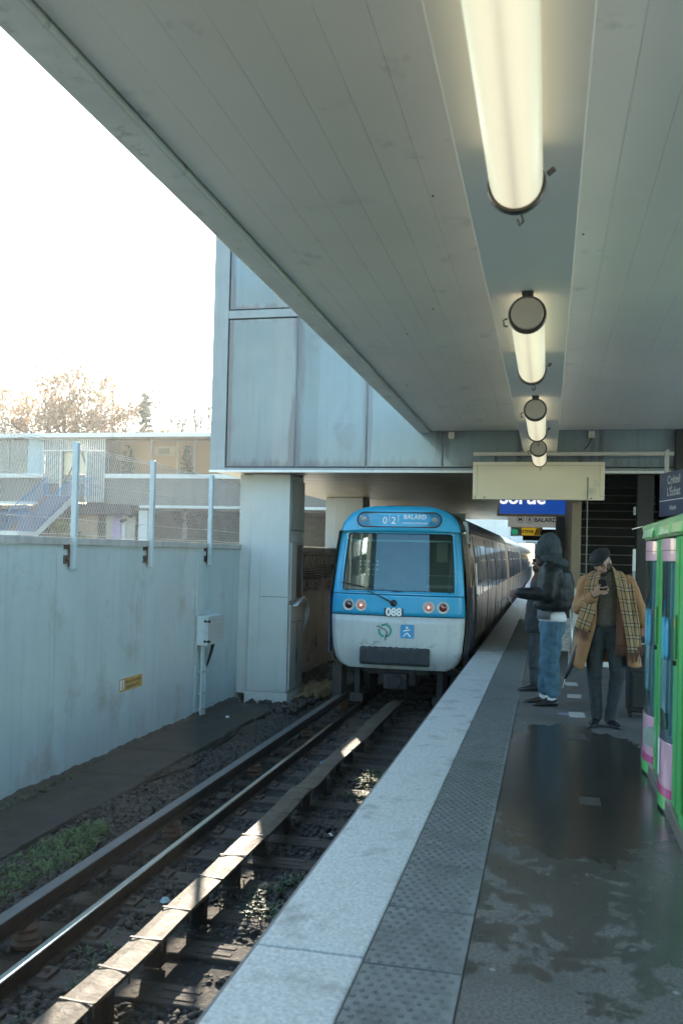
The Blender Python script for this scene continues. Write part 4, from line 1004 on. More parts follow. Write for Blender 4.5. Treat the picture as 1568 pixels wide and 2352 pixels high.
#@@PART2@@
# ================================================================== FAR STATION BUILDING, STAIR, TREES
M_bcap = mat('pale_roof_edge', (.60,.60,.56), .6, var=.06)
M_bstrip = mat('pale_concrete_band', (.58,.57,.52), .6, var=.08)
M_bwall = mat('grey_brown_cladding', (.15,.135,.115), .6, var=.12, vs=.6)
M_bwin = mat('dark_far_glazing', (.16,.15,.13), .12, var=.2, vs=.5)
M_borange = mat('ochre_mirror_tone', (.56,.37,.23), .7, var=.06, vs=.4)
M_bglass = glass('far_window_glass', (.86,.80,.70), .02, -.03)
e = empty('station_building', (-24.5,47,0))
obj('roof', MB().box(-22,19,-.7,8,7.80,8.04), M_bcap, e, .02)
for k in range(5): obj('roof_joint', MB().box(-21+k*7.2,-20.98+k*7.2,-.704,-.70,7.80,8.04), M_bwall, e)
obj('floor_band', MB().box(-22,-3.85,-.25,.2,5.52,5.78), M_bstrip, e, .02); obj('floor_band', MB().box(-.05,19,-.25,.2,5.52,5.78), M_bstrip, e, .02)
obj('parapet', MB().box(-22,-3.9,-.1,.1,4.1,5.518), M_bwall, e); obj('parapet', MB().box(-.0,19,-.1,.1,4.0,5.518), M_bwall, e)
obj('lower_band', MB().box(-22,-2.2,-.3,.2,3.98,4.146), M_bstrip, e, .02); obj('lower_band', MB().box(2.15,19,-.3,.2,3.86,4.02), M_bstrip, e, .02)
obj('deck', MB().box(-22,19,.25,8,3.75,3.97), M_bwall, e)
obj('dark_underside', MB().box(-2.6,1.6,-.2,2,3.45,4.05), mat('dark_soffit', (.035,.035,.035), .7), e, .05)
# left glazed panels
b = MB(); b.box(-22,-5.1,-.02,.05,5.8,7.78); obj('glazing', b, M_bwin, e)
for k in range(9): obj('mullion', MB().box(-21.5+k*1.9,-21.44+k*1.9,-.06,-.021,5.8,7.78), M_frame, e)
obj('blue_panel', MB().box(-5.05,-4.0,-.03,.05,5.8,7.78), mat('blue_grey_far_panel', (.30,.38,.40), .4, var=.1), e)
# louvred stair tower
b = MB()
for k in range(30):
    x = -3.9+k*.132
    if -2.75 < x < -1.15: b.box(x,x+.045,-.32,-.24,7.1,7.78)
    else: b.box(x,x+.045,-.32,-.24,4.15 if x>-1.2 else 5.2,7.78)
obj('louvres', b, mat('pale_louvre', (.55,.55,.50), .5, var=.1), e)
obj('louvre_frame', (lambda b:[b.box(-3.95,.0,-.34,-.22,7.05,7.12), b.box(-2.80,-2.72,-.34,-.2,4.3,7.05), b.box(-1.2,-1.12,-.34,-.2,4.3,7.05), b][-1])(MB()), M_bstrip, e)
obj('tower_back', MB().box(-3.95,-2.8,.0,.1,4.15,7.78), M_bwall, e); obj('tower_back', MB().box(-1.1,.0,.0,.1,4.15,7.78), mat('tower_brown', (.15,.13,.11), .7), e)  # right back panel in an even dark brown
for x0_,x1_ in ((-2.7,-2.05),(-1.85,-1.2)):
    obj('doorway_pane', MB().box(x0_,x1_,-.02,.03,5.75,7.02), mat('cream_door_pane', (.62,.52,.34), .4, emis=.0), e)  # plain cream panes without emission
b = MB(); b.tube([(-2.4,-.04,5.7),(-2.05,-.04,6.4)], .05, 5); b.tube([(-1.3,-.04,6.2),(-1.6,-.04,7.0)], .05, 5); obj('brace', b, M_bwall, e)
obj('doorway_panel', MB().box(-2.72,-1.2,.02,.06,4.15,5.74), mat('brown_door_panel', (.24,.20,.14), .6), e)
# right: big panes; ochre wall behind carries the tone of a mirrored sunlit facade
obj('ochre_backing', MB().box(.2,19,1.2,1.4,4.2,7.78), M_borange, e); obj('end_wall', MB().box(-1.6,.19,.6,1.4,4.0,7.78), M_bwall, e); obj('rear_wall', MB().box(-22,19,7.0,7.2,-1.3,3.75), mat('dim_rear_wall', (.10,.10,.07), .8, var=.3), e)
for k in range(7): obj('pane', MB().box(.1+k*2.6,2.66+k*2.6,.0,.015,5.8,7.78), M_bglass, e)
for k in range(8): obj('mullion', MB().box(.06+k*2.6,.10+k*2.6,-.03,.05,5.8,7.78), M_frame, e)
b = MB(); b.box(2.35,3.6,1.12,1.19,6.95,7.5); obj('window_frame', b, M_bstrip, e); obj('window', MB().box(2.6,3.3,1.08,1.115,7.05,7.38), M_bwin, e); obj('downpipe', MB().box(3.7,3.85,1.1,1.19,4.2,7.78), M_bstrip, e)
# columns and shops below
for x in (1.85,8.5,15.0): obj('column', MB().box(x,x+.55,.3,.9,-1.3,3.74), M_bcap, e, .02)
obj('tan_panel', MB().box(-2.4,-.85,.6,.7,1.0,3.45), mat('tan_far_panel', (.40,.27,.18), .7), e); obj('grey_panel', MB().box(-.3,1.5,.6,.7,1.0,3.45), mat('pale_far_panel', (.42,.38,.30), .7), e)
obj('purple_poster', MB().box(.15,.65,.55,.59,1.9,3.45), mat('mauve_poster', (.42,.30,.46), .6), e); obj('white_post', MB().box(.75,.95,.5,.58,1,3.45), M_bcap, e)
tag(e, 'low grey station building with pale bands and glazing beyond the wire fence', 'building')

M_rblue = mat('blue_railing_paint', (.07,.23,.40), .5, var=.1); M_brown = mat('brown_stair_tread', (.17,.12,.10), .7, var=.2)
e = empty('outdoor_stair', (-27.3,46.6,0)); n_ = 12
for i in range(n_): obj('step', MB().box(-.75,.75,-.30*(i+1),-.30*i+.02,4.5-.175*(i+1)-.02,4.5-.175*i-.03), M_brown, e)
obj('landing', MB().box(-.9,.95,0,.5,4.3,4.5), M_bstrip, e)
def pal(x, y0, z0, y1, z1, h, n):
    b = MB()
    for k in range(n+1):
        t = k/n; y = y0+(y1-y0)*t; z = z0+(z1-z0)*t; b.box(x-.008,x+.008,y-.008,y+.008,z,z+h)
    b.tube([(x,y0,z0+.05),(x,y1,z1+.05)], .015, 5); return b
for x in (-.82,.82):
    r_ = obj('railing', pal(x,0,4.5,-3.7,2.36,1.0,34), M_rblue, e, fixn=False); b = MB(); b.tube([(x,.0,5.52),(x,-3.7,3.38),(x,-5.2,3.30)], .03, 6); obj('top_rail', b, M_rblue, r_)
    obj('railing', pal(x,-3.7,2.36,-5.2,2.3,.98,14), M_rblue, e, fixn=False)
obj('lower_landing', MB().box(-.85,.85,-5.3,-3.65,2.15,2.34), M_bstrip, e)
b = MB()
for k in range(16): b.box(.83+k*.09,.845+k*.09,-.01,.01,4.5,5.5)
b.box(.82,2.2,-.02,.02,5.48,5.53); obj('landing_railing', b, M_rblue, e); b = MB()
for k in range(14): b.box(-.83-k*.0,-.82,0+k*.03,.01+k*.03,4.5,5.5)
obj('landing_railing', b, M_rblue, e)
b = MB(); b.add([(.78,0,4.4),(.78,-3.7,2.25),(.78,-3.7,1.95),(.78,0,4.0),(.84,0,4.4),(.84,-3.7,2.25),(.84,-3.7,1.95),(.84,0,4.0)], [(0,1,2,3),(7,6,5,4),(0,4,5,1),(1,5,6,2),(2,6,7,3),(3,7,4,0)])
obj('stringer', b, M_bstrip, e); b = MB(); b.box(-.7,.7,-5.2,-4.9,-1.3,2.15); obj('support', b, M_bstrip, e)
tag(e, 'outdoor stair with blue railings coming down from the far building', 'staircase')

def leaf_cloud(b, c, r, n, s):
    for i in range(n):
        v = Vector((random.gauss(0,1),random.gauss(0,1),random.gauss(0,1))).normalized()*random.random()**.4
        p = Vector(c)+Vector((v.x*r[0],v.y*r[1],v.z*r[2])); e_ = Euler((random.uniform(0,6),random.uniform(0,6),random.uniform(0,6))).to_matrix(); k = s*random.uniform(.5,1.3)
        b.add([p+e_@Vector(q)*k for q in ((-.5,-.28,0),(.5,-.28,.1),(.5,.28,0),(-.5,.28,.1))], [(0,1,2,3)])
def tree(label, loc, h, trunk_r, cl, m_leaf, m_bark, name='tree', limbs=7, spread=1., lean=0, group=None, leaf=.22, nleaf=40, crown0=.35):
    e = empty(name, loc); b = MB(); tips = []
    b.tube([(0,0,0),(lean*.3,0,h*.3),(lean*.7,0,h*.6),(lean,0,h*.9)], [trunk_r,trunk_r*.75,trunk_r*.5,trunk_r*.15], 7)
    for k in range(limbs):
        a = random.uniform(0,2*PI); z = h*random.uniform(crown0,.75); L_ = h*random.uniform(.25,.45)*spread
        p0 = Vector((lean*z/h,0,z)); p1 = p0+Vector((math.cos(a)*L_*.5,math.sin(a)*L_*.5,L_*.3)); p2 = p0+Vector((math.cos(a+.2)*L_,math.sin(a+.2)*L_,L_*random.uniform(.3,.8)))
        b.tube([p0,p1,p2],[trunk_r*.45,trunk_r*.28,trunk_r*.08],5); tips += [p1,p2,p1.lerp(p2,.5)]
        for q in range(4):
            st = p1.lerp(p2, random.random()); en = st+Vector((random.uniform(-1,1),random.uniform(-1,1),random.uniform(-.2,1)))*L_*.4
            b.tube([st,st.lerp(en,.5)+Vector((0,0,.1)),en],[trunk_r*.14,trunk_r*.09,trunk_r*.03],4,cap=False); tips += [en, st.lerp(en,.6)]
    obj('trunk', b, m_bark, e, fixn=False)
    if m_leaf:
        c = MB()
        for t in tips: leaf_cloud(c, t, (cl,cl,cl*.7), nleaf, leaf)
        obj('crown', c, m_leaf, e, fixn=False)
    return tag(e, label, 'tree', group)
def leafmat(name, col):
    m = bpy.data.materials.new(name); m.use_nodes = True; n = m.node_tree.nodes; L = m.node_tree.links; b_ = n['Principled BSDF']
    g_ = n.new('ShaderNodeNewGeometry'); mx_ = n.new('ShaderNodeMix'); mx_.data_type = 'RGBA'; L.new(g_.outputs['Random Per Island'], mx_.inputs[0])
    mx_.inputs[6].default_value = (*[.55*c for c in col],1); mx_.inputs[7].default_value = (*[min(1,1.5*c) for c in col],1); L.new(mx_.outputs[2], b_.inputs['Base Color'])
    b_.inputs['Roughness'].default_value = .6; t = n.new('ShaderNodeBsdfTranslucent'); L.new(mx_.outputs[2], t.inputs[0]); ms = n.new('ShaderNodeMixShader'); ms.inputs[0].default_value = .4
    L.new(b_.outputs[0], ms.inputs[1]); L.new(t.outputs[0], ms.inputs[2]); L.new(ms.outputs[0], n['Material Output'].inputs[0]); return m
M_bark = mat('grey_brown_bark', (.24,.20,.16), .85, var=.3)
M_lorange = leafmat('dry_orange_leaf', (.38,.25,.15)); M_lgreen2 = leafmat('olive_leaf', (.13,.13,.045)); M_lyel = leafmat('yellow_green_leaf', (.26,.24,.07)); M_lcon = leafmat('dark_conifer_needle', (.18,.20,.16))
random.seed(21)
tree('spreading tree with dry orange-brown leaves above the far roof', (-36.0,62,1), 12.0, .30, 1.0, M_lorange, M_bark, limbs=16, spread=1.25, leaf=.24, nleaf=38, crown0=.5)
tree('smaller orange-brown tree right of the big spreading one', (-31.3,63,1), 10.6, .20, .85, M_lorange, M_bark, limbs=9, spread=1.0, leaf=.22, nleaf=24, crown0=.5)
# conifer
def conifer(label, loc, h, r, m, leaf=.3):
    e = empty('conifer', loc); b = MB(); b.tube([(0,0,0),(0,0,h)], [.16,.02], 6); c = MB()
    for k in range(60):
        t = (k/60)**.9; z = h*(.15+.83*t); L_ = r*(1-t)*random.uniform(.7,1.15)+.15; a = k*2.4
        p1 = Vector((math.cos(a)*L_,math.sin(a)*L_,z-.15*L_)); b.tube([(0,0,z),p1],[.03,.008],4,cap=False)
        for q in range(8): leaf_cloud(c, Vector((0,0,z)).lerp(p1, .25+.1*q), (.12,.12,.08), 3, leaf)
    obj('trunk', b, M_bark, e, fixn=False); obj('crown', c, m, e, fixn=False); return tag(e, label, 'tree')
conifer('slim conifer rising behind the right end of the far roof', (-28.9,61,1), 12.2, 1.9, M_lcon)
M_condark = leafmat('black_green_needle', (.02,.022,.016))
conifer('dark bushy conifer behind the far glazing, beside the footbridge', (-20.0,47.72,2.2), 5.4, .62, M_condark, .16)
conifer('dark bushy conifer behind the far glazing, right of the louvred stair tower', (-23.6,47.72,2.2), 5.4, .62, M_condark, .16)
# bare poplars
pop = None; random.seed(33)
M_twig = mat('pale_twig', (.20,.17,.13), .8)
for i, (x, h) in enumerate([(-42.5,14.5),(-41.8,13.2),(-41.0,14.8),(-39.3,14.2),(-35.2,15.6),(-34.6,13.8),(-33.0,15.0),(-32.5,15.6),(-31.9,14.8),(-27.4,12.0),(-26.6,12.8),(-26.2,11.6),(-25.2,13.0),(-24.7,12.3),(-24.3,12.9),(-23.7,12.0),(-23.1,11.8)]):
    if pop is None:
        pop = empty('poplar', (0,0,0)); b = MB(); b.tube([(0,0,0),(.05,0,6),(0,0,13.5)], [.12,.09,.04], 5)
        for k in range(34):
            z = 4+k*.27; a = random.uniform(0,6.28); l = .35+.5*random.random(); b.tube([(0,0,z),(math.cos(a)*l*.6,math.sin(a)*l*.6,z+l*1.1),(math.cos(a)*l*.8,math.sin(a)*l*.8,z+l*3.4)],[.06,.05,.03],3,cap=False)
        obj('trunk', b, M_twig, pop, fixn=False); o = pop
    else: o = copy_tree(pop)
    o.location = (x*1.165, 72+random.uniform(-1,1), -.5); o.rotation_euler[2] = random.uniform(0,6); s = ((h-1.64)*1.2+2.2)/14.5; o.scale = (1,1,s)
    tag(o, 'thin bare poplar in the row behind the far roof', 'tree', 'row of bare poplars on the skyline')
random.seed(41)
for i, (x, y, h, r_, m_, lab) in enumerate([(-13.2,56,7.5,1.6,M_lyel,'yellow-green tree seen through the gap between the pillars'),(-20.3,60,6.0,1.5,M_lgreen2,'olive tree under the right part of the far building'),(-25.6,58,5.5,1.4,M_lgreen2,'olive tree below the louvred stair tower'),(-23.0,62,6.5,1.6,M_lgreen2,'olive tree just right of the white column under the far building'),(-17.2,57,6.0,1.6,M_lgreen2,'olive tree hidden partly by the footbridge pillar'),(-35.5,60,5.5,1.6,M_lgreen2,'olive tree at the foot of the blue stair'),(-15.2,62,7.0,1.5,M_lyel,'yellow-green tree just left of the gap between the pillars'),(-10.9,63,7.0,1.6,M_lyel,'yellow-green tree behind the second pillar')]):
    tree(lab, (x,y,-1.3), h, .16, r_*.75, m_, M_bark, limbs=9, leaf=.30, nleaf=36, spread=1.1, crown0=.25)
tree('small yellow bush between the blue stair and the tan panel', (-26.1,45.6,1.0), 2.1, .05, .35, M_lyel, M_bark, 'bush', limbs=7, leaf=.14, nleaf=30, crown0=.2)
random.seed(51); b = MB()
for k in range(110): leaf_cloud(b, (random.uniform(-48,-6), random.uniform(66,70), random.uniform(-.5,3.6)), (1.3,1.0,1.0), 60, .42)
stuff(obj('far_wood', b, M_lgreen2, fixn=False), 'dim olive thicket seen under the far station building', 'wood')
# far end beyond the underpass: white tiled wall over the track
e = empty('tiled_wall', (0,78,0)); M_tile = mat('white_tile', (.74,.75,.72), .35, var=.05)
b = MB()
for i in range(14):
    for k in range(8): b.box(-8+i*1.2+.01,-6.8+i*1.2-.01,0,.1,2.75+k*.6,3.34+k*.6)
obj('tiles', b, M_tile, e); obj('backing', MB().box(-8,9,.11,.3,2.7,7.6), M_bstrip, e); obj('wall', MB().box(-1.1,9,0.02,.3,0,2.7), M_bwall, e)
tag(e, 'bright white tiled wall at the far end of the platform', 'wall')
# pale tower block behind the camera, which the windscreen mirrors
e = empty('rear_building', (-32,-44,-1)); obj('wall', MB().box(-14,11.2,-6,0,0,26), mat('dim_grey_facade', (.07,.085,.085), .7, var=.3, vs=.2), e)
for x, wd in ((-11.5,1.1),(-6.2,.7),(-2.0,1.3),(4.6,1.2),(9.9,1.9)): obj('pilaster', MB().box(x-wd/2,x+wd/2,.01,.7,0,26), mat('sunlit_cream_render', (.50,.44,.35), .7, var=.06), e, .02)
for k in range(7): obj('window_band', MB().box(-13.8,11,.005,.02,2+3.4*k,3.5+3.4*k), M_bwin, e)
tag(e, 'dim building with sunlit cream pilasters, mirrored at the left of the windscreen', 'building')

# ================================================================== GREEN MACHINE
M_mgreen = mat('bright_green_machine_paint', (.09,.56,.13), .32, var=.06, vs=3, coat=.4)
M_mgdark = mat('deep_green_machine_side', (.05,.26,.07), .4, var=.1)
M_mpink = mat('pink_tube_cover', (.66,.36,.44), .3, var=.05, coat=.5); M_mmag = mat('magenta_band', (.60,.04,.22), .3, coat=.4)
M_mglass = glass('curved_tube_glass', (.72,.90,.90), .05, .02); M_mblue = mat('blue_product_pouch', (.03,.36,.52), .35, var=.15, coat=.3)
M_mteal = mat('teal_tube_back', (.18,.42,.40), .3, var=.3, vs=3); M_mrail = mat('pale_blue_tube_rail', (.50,.62,.66), .3, var=.1)
X0 = .788; Y0 = 5.25; e = empty('vending_machine', (X0,Y0,0))
def mb_box(name, x0, x1, y0, y1, z0, z1, m, bev=.004, parent=None): return obj(name, MB().box(x0,x1,y0-Y0,y1-Y0,z0,z1), m, parent or e, bev)
mb_box('body', .10, .95, 5.26, 7.74, .10, 1.79, M_mgdark)
mb_box('steel_plinth', -.02, .93, 5.34, 7.72, .0, .098, M_brushed, .004)
for ya,yb_ in ((7.70,7.755),(6.66,7.04),(5.64,6.03),(5.25,5.31)): mb_box('corner_post', .0, .10, ya, yb_, .10, 1.79, M_mgreen, .012)
for ya,yb_ in ((6.84,6.865),(5.82,5.845)): mb_box('post_groove', -.002, .01, ya, yb_, .12, 1.77, M_mgdark, 0)
mb_box('back_panel', .085, .099, 5.32, 7.69, .3, 1.70, M_mteal, 0)
# fascia: sloping lightbox over the tubes
b = MB(); prof = [(-.035,1.90),(-.02,1.915),(.35,1.99),(.95,1.99),(.95,1.795),(-.01,1.795)]
b.loft([[(x,y-Y0,z) for x,z in prof] for y in (5.2,7.78)]); obj('fascia', b, mat('pale_green_lightbox', (.30,.62,.27), .3, var=.06, coat=.5), e, .006)
for y in (5.5,6.05,6.62,7.04): obj('fascia_rib', MB().obox((-.03,y-Y0,1.85),(.012,.05,.10),(0,.21,0)), M_mgreen, e, .004)
for y0_,y1_ in ((5.54,6.0),(6.1,6.58),(7.1,7.7)): obj('fascia_pane', MB().obox((-.0265,(y0_+y1_)/2-Y0,1.85),(.012,y1_-y0_,.085),(0,.21,0)), mat('yellow_green_pane', (.50,.66,.30), .3, var=.1, coat=.3), e, .004)
b = MB(); b.tube([(-.03,7.77-Y0,1.91),(-.10,7.9-Y0,1.89)], .004, 5); obj('hook', b, M_steel, e)
def halfcyl(b, yc, z0, z1, rx, ry, z0back=None, n=18, cap=True):
    z0back = z0 if z0back is None else z0back
    def ring(z, slope=0): return [(.09-rx*math.sin(a), yc-Y0-ry*math.cos(a), z+slope*(1-math.sin(a))) for a in np.linspace(0,PI,n)]
    b.loft([ring(z0, z0back-z0), ring(z1)], cap=cap); return b
for k, yc in enumerate((7.37,6.345)):
    t_ = empty('product_tube', (0,0,0)); t_.parent = e
    RX, RY = .13, (.325 if k == 0 else .305)
    obj('pink_top', halfcyl(MB(), yc, 1.63, 1.78, RX, RY), M_mpink, t_, .004); obj('top_line', halfcyl(MB(), yc, 1.70, 1.704, RX+.002, RY+.002), M_black, t_)
    obj('tube_glass', halfcyl(MB(), yc, .46, 1.628, RX-.006, RY-.006, cap=False), M_mglass, t_, smooth=True)
    obj('pink_base', halfcyl(MB(), yc, .13, .458, RX, RY), M_mpink, t_, .003); obj('magenta_band', halfcyl(MB(), yc, .105, .165, RX+.003, RY+.003), M_mmag, t_)
    obj('green_foot', halfcyl(MB(), yc, .02, .104, RX+.004, RY+.004), M_mgreen, t_, .004)
    obj('tube_back', halfcyl(MB(), yc, .46, 1.62, .06, RY-.02), M_mteal, t_); obj('green_strip', MB().box(.02,.034,yc-.26-Y0,yc-.20-Y0,.47,1.62), M_mgreen, t_)
    b = MB(); b.box(.0,.015,yc-.16-Y0,yc-.11-Y0,.5,1.62); b.box(-.005,.01,yc+.0-Y0,yc+.2-Y0,.62,1.1); obj('rail', b, M_mrail, t_)
    b = MB(); b.loft([[(x,yc-Y0+dy*s_,z) for x,dy in ((-.02,-.16),(-.038,0),(-.02,.16),(.0,.16),(.0,-.16))] for z,s_ in ((.98,.8),(1.02,1),(1.20,1),(1.26,.85))]); obj('product_pouch', b, M_mblue, t_, .008)
    # magnet / disc sticker and peeled sticker on the pink base
    if k == 0:
        b = MB(); b.cyl((-.01,yc-.335-Y0,.33),(-.025,yc-.345-Y0,.33),.075,18); obj('round_plate', b, mat('grey_green_disc', (.30,.36,.30), .5), t_)
    else:
        b = MB(); b.loft([[(.09-(RX+.003)*math.sin(a),yc-Y0-(RY+.003)*math.cos(a),z+.02*math.sin(a*9)) for z in (.2,.3,.40,.44)] for a in np.linspace(1.45,2.0,5)], cap=False, closed=False); obj('torn_sticker', b, M_wht, t_, fixn=False)
# controls between the tubes
for y in (5.93,6.94):
    b = MB(); b.box(-.012,-.001,y-.05-Y0,y+.04-Y0,1.03,1.30); obj('coin_plate', b, M_mgdark, e)
    b = MB(); b.box(-.015,-.0125,y-.04-Y0,y-.005-Y0,1.22,1.28); obj('price_card', b, mat('yellow_card', (.6,.42,.08), .5), e)
    obj('lock', MB().lathe([(.001,-.02),(.014,-.02),(.016,-.012),(.016,0)], (-.0,y-Y0,1.0), 'x', 12), M_black, e)
# glazed door compartment at the near end with goods
mb_box('door_frame', -.012, .02, 5.315, 5.36, .10, 1.785, M_mgreen); mb_box('door_frame', -.012, .02, 5.585, 5.635, .10, 1.785, M_mgreen); mb_box('door_frame', -.01, .02, 5.361, 5.584, .10, .16, M_mgreen); mb_box('door_frame', -.01, .02, 5.361, 5.584, 1.72, 1.785, M_mgreen)
mb_box('door_glass', .0, .006, 5.362, 5.583, .162, 1.718, M_mglass, 0)
for z in (.45,.75,1.05,1.35): mb_box('shelf', .03, .084, 5.37, 5.58, z, z+.012, M_mrail, 0)
random.seed(3)
for z in (.17,.465,.765,1.065,1.365):
    for q in range(2):
        y = 5.42+q*.11; h = random.uniform(.14,.24); col = random.choice(((.40,.10,.05),(.45,.32,.18),(.30,.22,.12),(.5,.06,.05),(.12,.2,.3),(.5,.45,.35)))
        g_ = obj('snack_packet', (lambda b:(b.loft([[(.035+dx*s_,y-Y0+dy*s_*.055,z+zz*h) for dx,dy in ((0,-1),(-.018,0),(0,1),(.03,1),(.03,-1))] for zz,s_ in ((0,.9),(.15,1),(.85,1),(1,.85))]),b)[1])(MB()), mat('packet_colour', col, .35, var=.2, coat=.3), e)
tag(e, 'bright green vending machine with two pink capped display tubes and a steel plinth', 'vending machine')

# suitcase standing behind the machine
e = empty('suitcase', (1.03,9.9,0)); M_case = mat('black_suitcase_cloth', (.016,.017,.02), .6, var=.2)
obj('shell', MB().box(-.20,.20,-.12,.12,.05,.62), M_case, e, .035, seg=3)
obj('front_pocket', MB().box(-.16,.16,-.15,-.118,.10,.48), M_case, e, .02)
b = MB(); 
for x in (-.16,.16):
    for y in (-.09,.09): b.lathe([(.01,-.012),(.028,-.012),(.028,.012),(.01,.012)], (x,y,.028), 'x', 10)
obj('wheels', b, M_black, e)
b = MB(); b.tube([(-.13,.04,.62),(-.10,.02,1.06)], .014, 8); b.tube([(.05,.04,.62),(.08,.02,1.06)], .014, 8); obj('handle_tube', b, M_galv, e, smooth=True); b = MB(); b.tube([(-.11,.02,1.06),(.09,.02,1.06)], .02, 8); obj('grip', b, M_black, e, smooth=True)
tag(e, 'black upright suitcase with a pulled out metal handle behind the green machine', 'suitcase')
#@@PART3@@
# ================================================================== PEOPLE
M_skin = mat('light_skin', (.44,.25,.18), .5, var=.08, vs=12); M_skin2 = mat('brown_skin', (.20,.10,.07), .5, var=.08, vs=12)
M_camel = mat('camel_wool', (.33,.165,.075), .85, var=.14, vs=12, bump=.6, bs=11); M_sweat = mat('grey_brown_knit', (.11,.09,.075), .9, var=.25, vs=40, bump=.7, bs=22)
M_trou = mat('dark_grey_trousers', (.028,.036,.042), .8, var=.3, vs=9, bump=.8, bs=14); M_cap2 = mat('black_wool_cap', (.012,.012,.014), .9, var=.2)
M_shoe = mat('black_leather_shoe', (.012,.014,.018), .25, coat=.3); M_hair = mat('dark_brown_hair', (.03,.02,.014), .7)
M_leather = mat('black_leather', (.006,.009,.011), .46, var=.25, vs=8, spec=.28, bump=.6, bs=9); M_hood = mat('slate_hood_fabric', (.026,.040,.048), .8, var=.3, vs=10, bump=.7, bs=14)
M_jean = mat('blue_denim', (.055,.130,.185), .85, var=.38, vs=7, streak=.35, bump=.8, bs=16); M_tee = mat('white_cotton', (.62,.64,.66), .8, var=.04)
M_dcoat = mat('dark_navy_coat', (.014,.017,.020), .8, var=.3, bump=.7, bs=12); M_rust = mat('dark_rust_scarf', (.10,.035,.022), .9, var=.2)
M_lining = mat('rust_brown_lining', (.14,.055,.032), .85, var=.15)

def plaid():
    m = bpy.data.materials.new('tan_plaid_scarf'); m.use_nodes = True; n = m.node_tree.nodes; L = m.node_tree.links; b_ = n['Principled BSDF']; b_.inputs['Roughness'].default_value = .9
    uv = n.new('ShaderNodeUVMap'); sp = n.new('ShaderNodeSeparateXYZ'); L.new(uv.outputs[0], sp.inputs[0])
    def ma(op, a, c):
        x = n.new('ShaderNodeMath'); x.operation = op
        for i, v in enumerate((a, c)):
            if hasattr(v, 'links'): L.new(v, x.inputs[i])
            else: x.inputs[i].default_value = v
        return x.outputs[0]
    def lines(s, per, offs, wdt):
        f = None
        fr = ma('FRACT', ma('DIVIDE', s, per), 0)
        for o_ in offs:
            q = ma('LESS_THAN', ma('ABSOLUTE', ma('SUBTRACT', fr, o_), 0), wdt/per/2); f = q if f is None else ma('MAXIMUM', f, q)
        return f
    per = .115
    band = ma('MAXIMUM', lines(sp.outputs[0], per, (.5,), .022), lines(sp.outputs[1], per, (.5,), .022))
    dark = ma('MAXIMUM', lines(sp.outputs[0], per, (.36,.64), .0065), lines(sp.outputs[1], per, (.36,.64), .0065))
    def mx(f, a, c):
        x = n.new('ShaderNodeMix'); x.data_type = 'RGBA'; L.new(f, x.inputs[0])
        for i, v in ((6, a), (7, c)):
            if hasattr(v, 'links'): L.new(v, x.inputs[i])
            else: x.inputs[i].default_value = (*v, 1)
        return x.outputs[2]
    L.new(mx(dark, mx(ma('MULTIPLY', band, .7), (.37,.225,.112), (.43,.33,.22)), (.025,.02,.022)), b_.inputs['Base Color']); return m
M_plaid = plaid(); M_fringe = mat('brown_fringe', (.14,.07,.045), .9, var=.3)

def strip(name, pts, wdirs, m, parent, thick=.008, nw=6, sag=0.):
    # pts centre line, wdirs full width vectors; uv in metres
    pts = [Vector(p) for p in pts]; wd = [Vector(w_) for w_ in wdirs]; N = 24
    P = []; Wd = []; 
    L_ = [0]
    for i in range(len(pts)-1): L_.append(L_[-1]+(pts[i+1]-pts[i]).length)
    for k in range(N+1):
        s_ = L_[-1]*k/N; i = min(len(pts)-2, max(j for j in range(len(L_)) if L_[j] <= s_+1e-9)); t = (s_-L_[i])/(L_[i+1]-L_[i])
        t2 = t
        P.append(pts[i].lerp(pts[i+1], t2)); Wd.append(wd[i].lerp(wd[i+1], t2))
    # smooth the centre line
    for _ in range(3):
        P = [P[0]]+[(P[i-1]+2*P[i]+P[i+1])/4 for i in range(1,N)]+[P[-1]]; Wd = [Wd[0]]+[(Wd[i-1]+2*Wd[i]+Wd[i+1])/4 for i in range(1,N)]+[Wd[-1]]
    b = MB(); uv = []; vs = []; fs = []; s_ = 0
    for k in range(N+1):
        if k: s_ += (P[k]-P[k-1]).length
        for j in range(nw+1):
            t = j/nw-.5; nrm = Wd[k].cross((P[min(k+1,N)]-P[max(k-1,0)])).normalized()
            vs.append(P[k]+Wd[k]*t+nrm*(.010*math.sin(t*7+k*.25)+sag*(t*t))); uv.append((t*Wd[k].length+.0575, s_))
    for k in range(N):
        for j in range(nw): fs.append((k*(nw+1)+j,k*(nw+1)+j+1,(k+1)*(nw+1)+j+1,(k+1)*(nw+1)+j))
    b.add(vs, fs); return obj(name, b, m, parent, smooth=True, mods=[('solid',thick)], uv=uv, fixn=False)
def fringe(name, p, wd, dr, ln, parent, n=16):
    b = MB(); p = Vector(p); wd = Vector(wd); dr = Vector(dr)
    for k in range(n):
        q = p+wd*(k/(n-1)-.5); d = dr+Vector((random.uniform(-.12,.12),random.uniform(-.1,.1),0)); b.tube([q,q+d*ln*.5+Vector((random.uniform(-.006,.006),0,0)),q+d*ln*random.uniform(.8,1.1)],[.0045,.004,.002],4)
    return obj(name, b, M_fringe, parent, fixn=False)
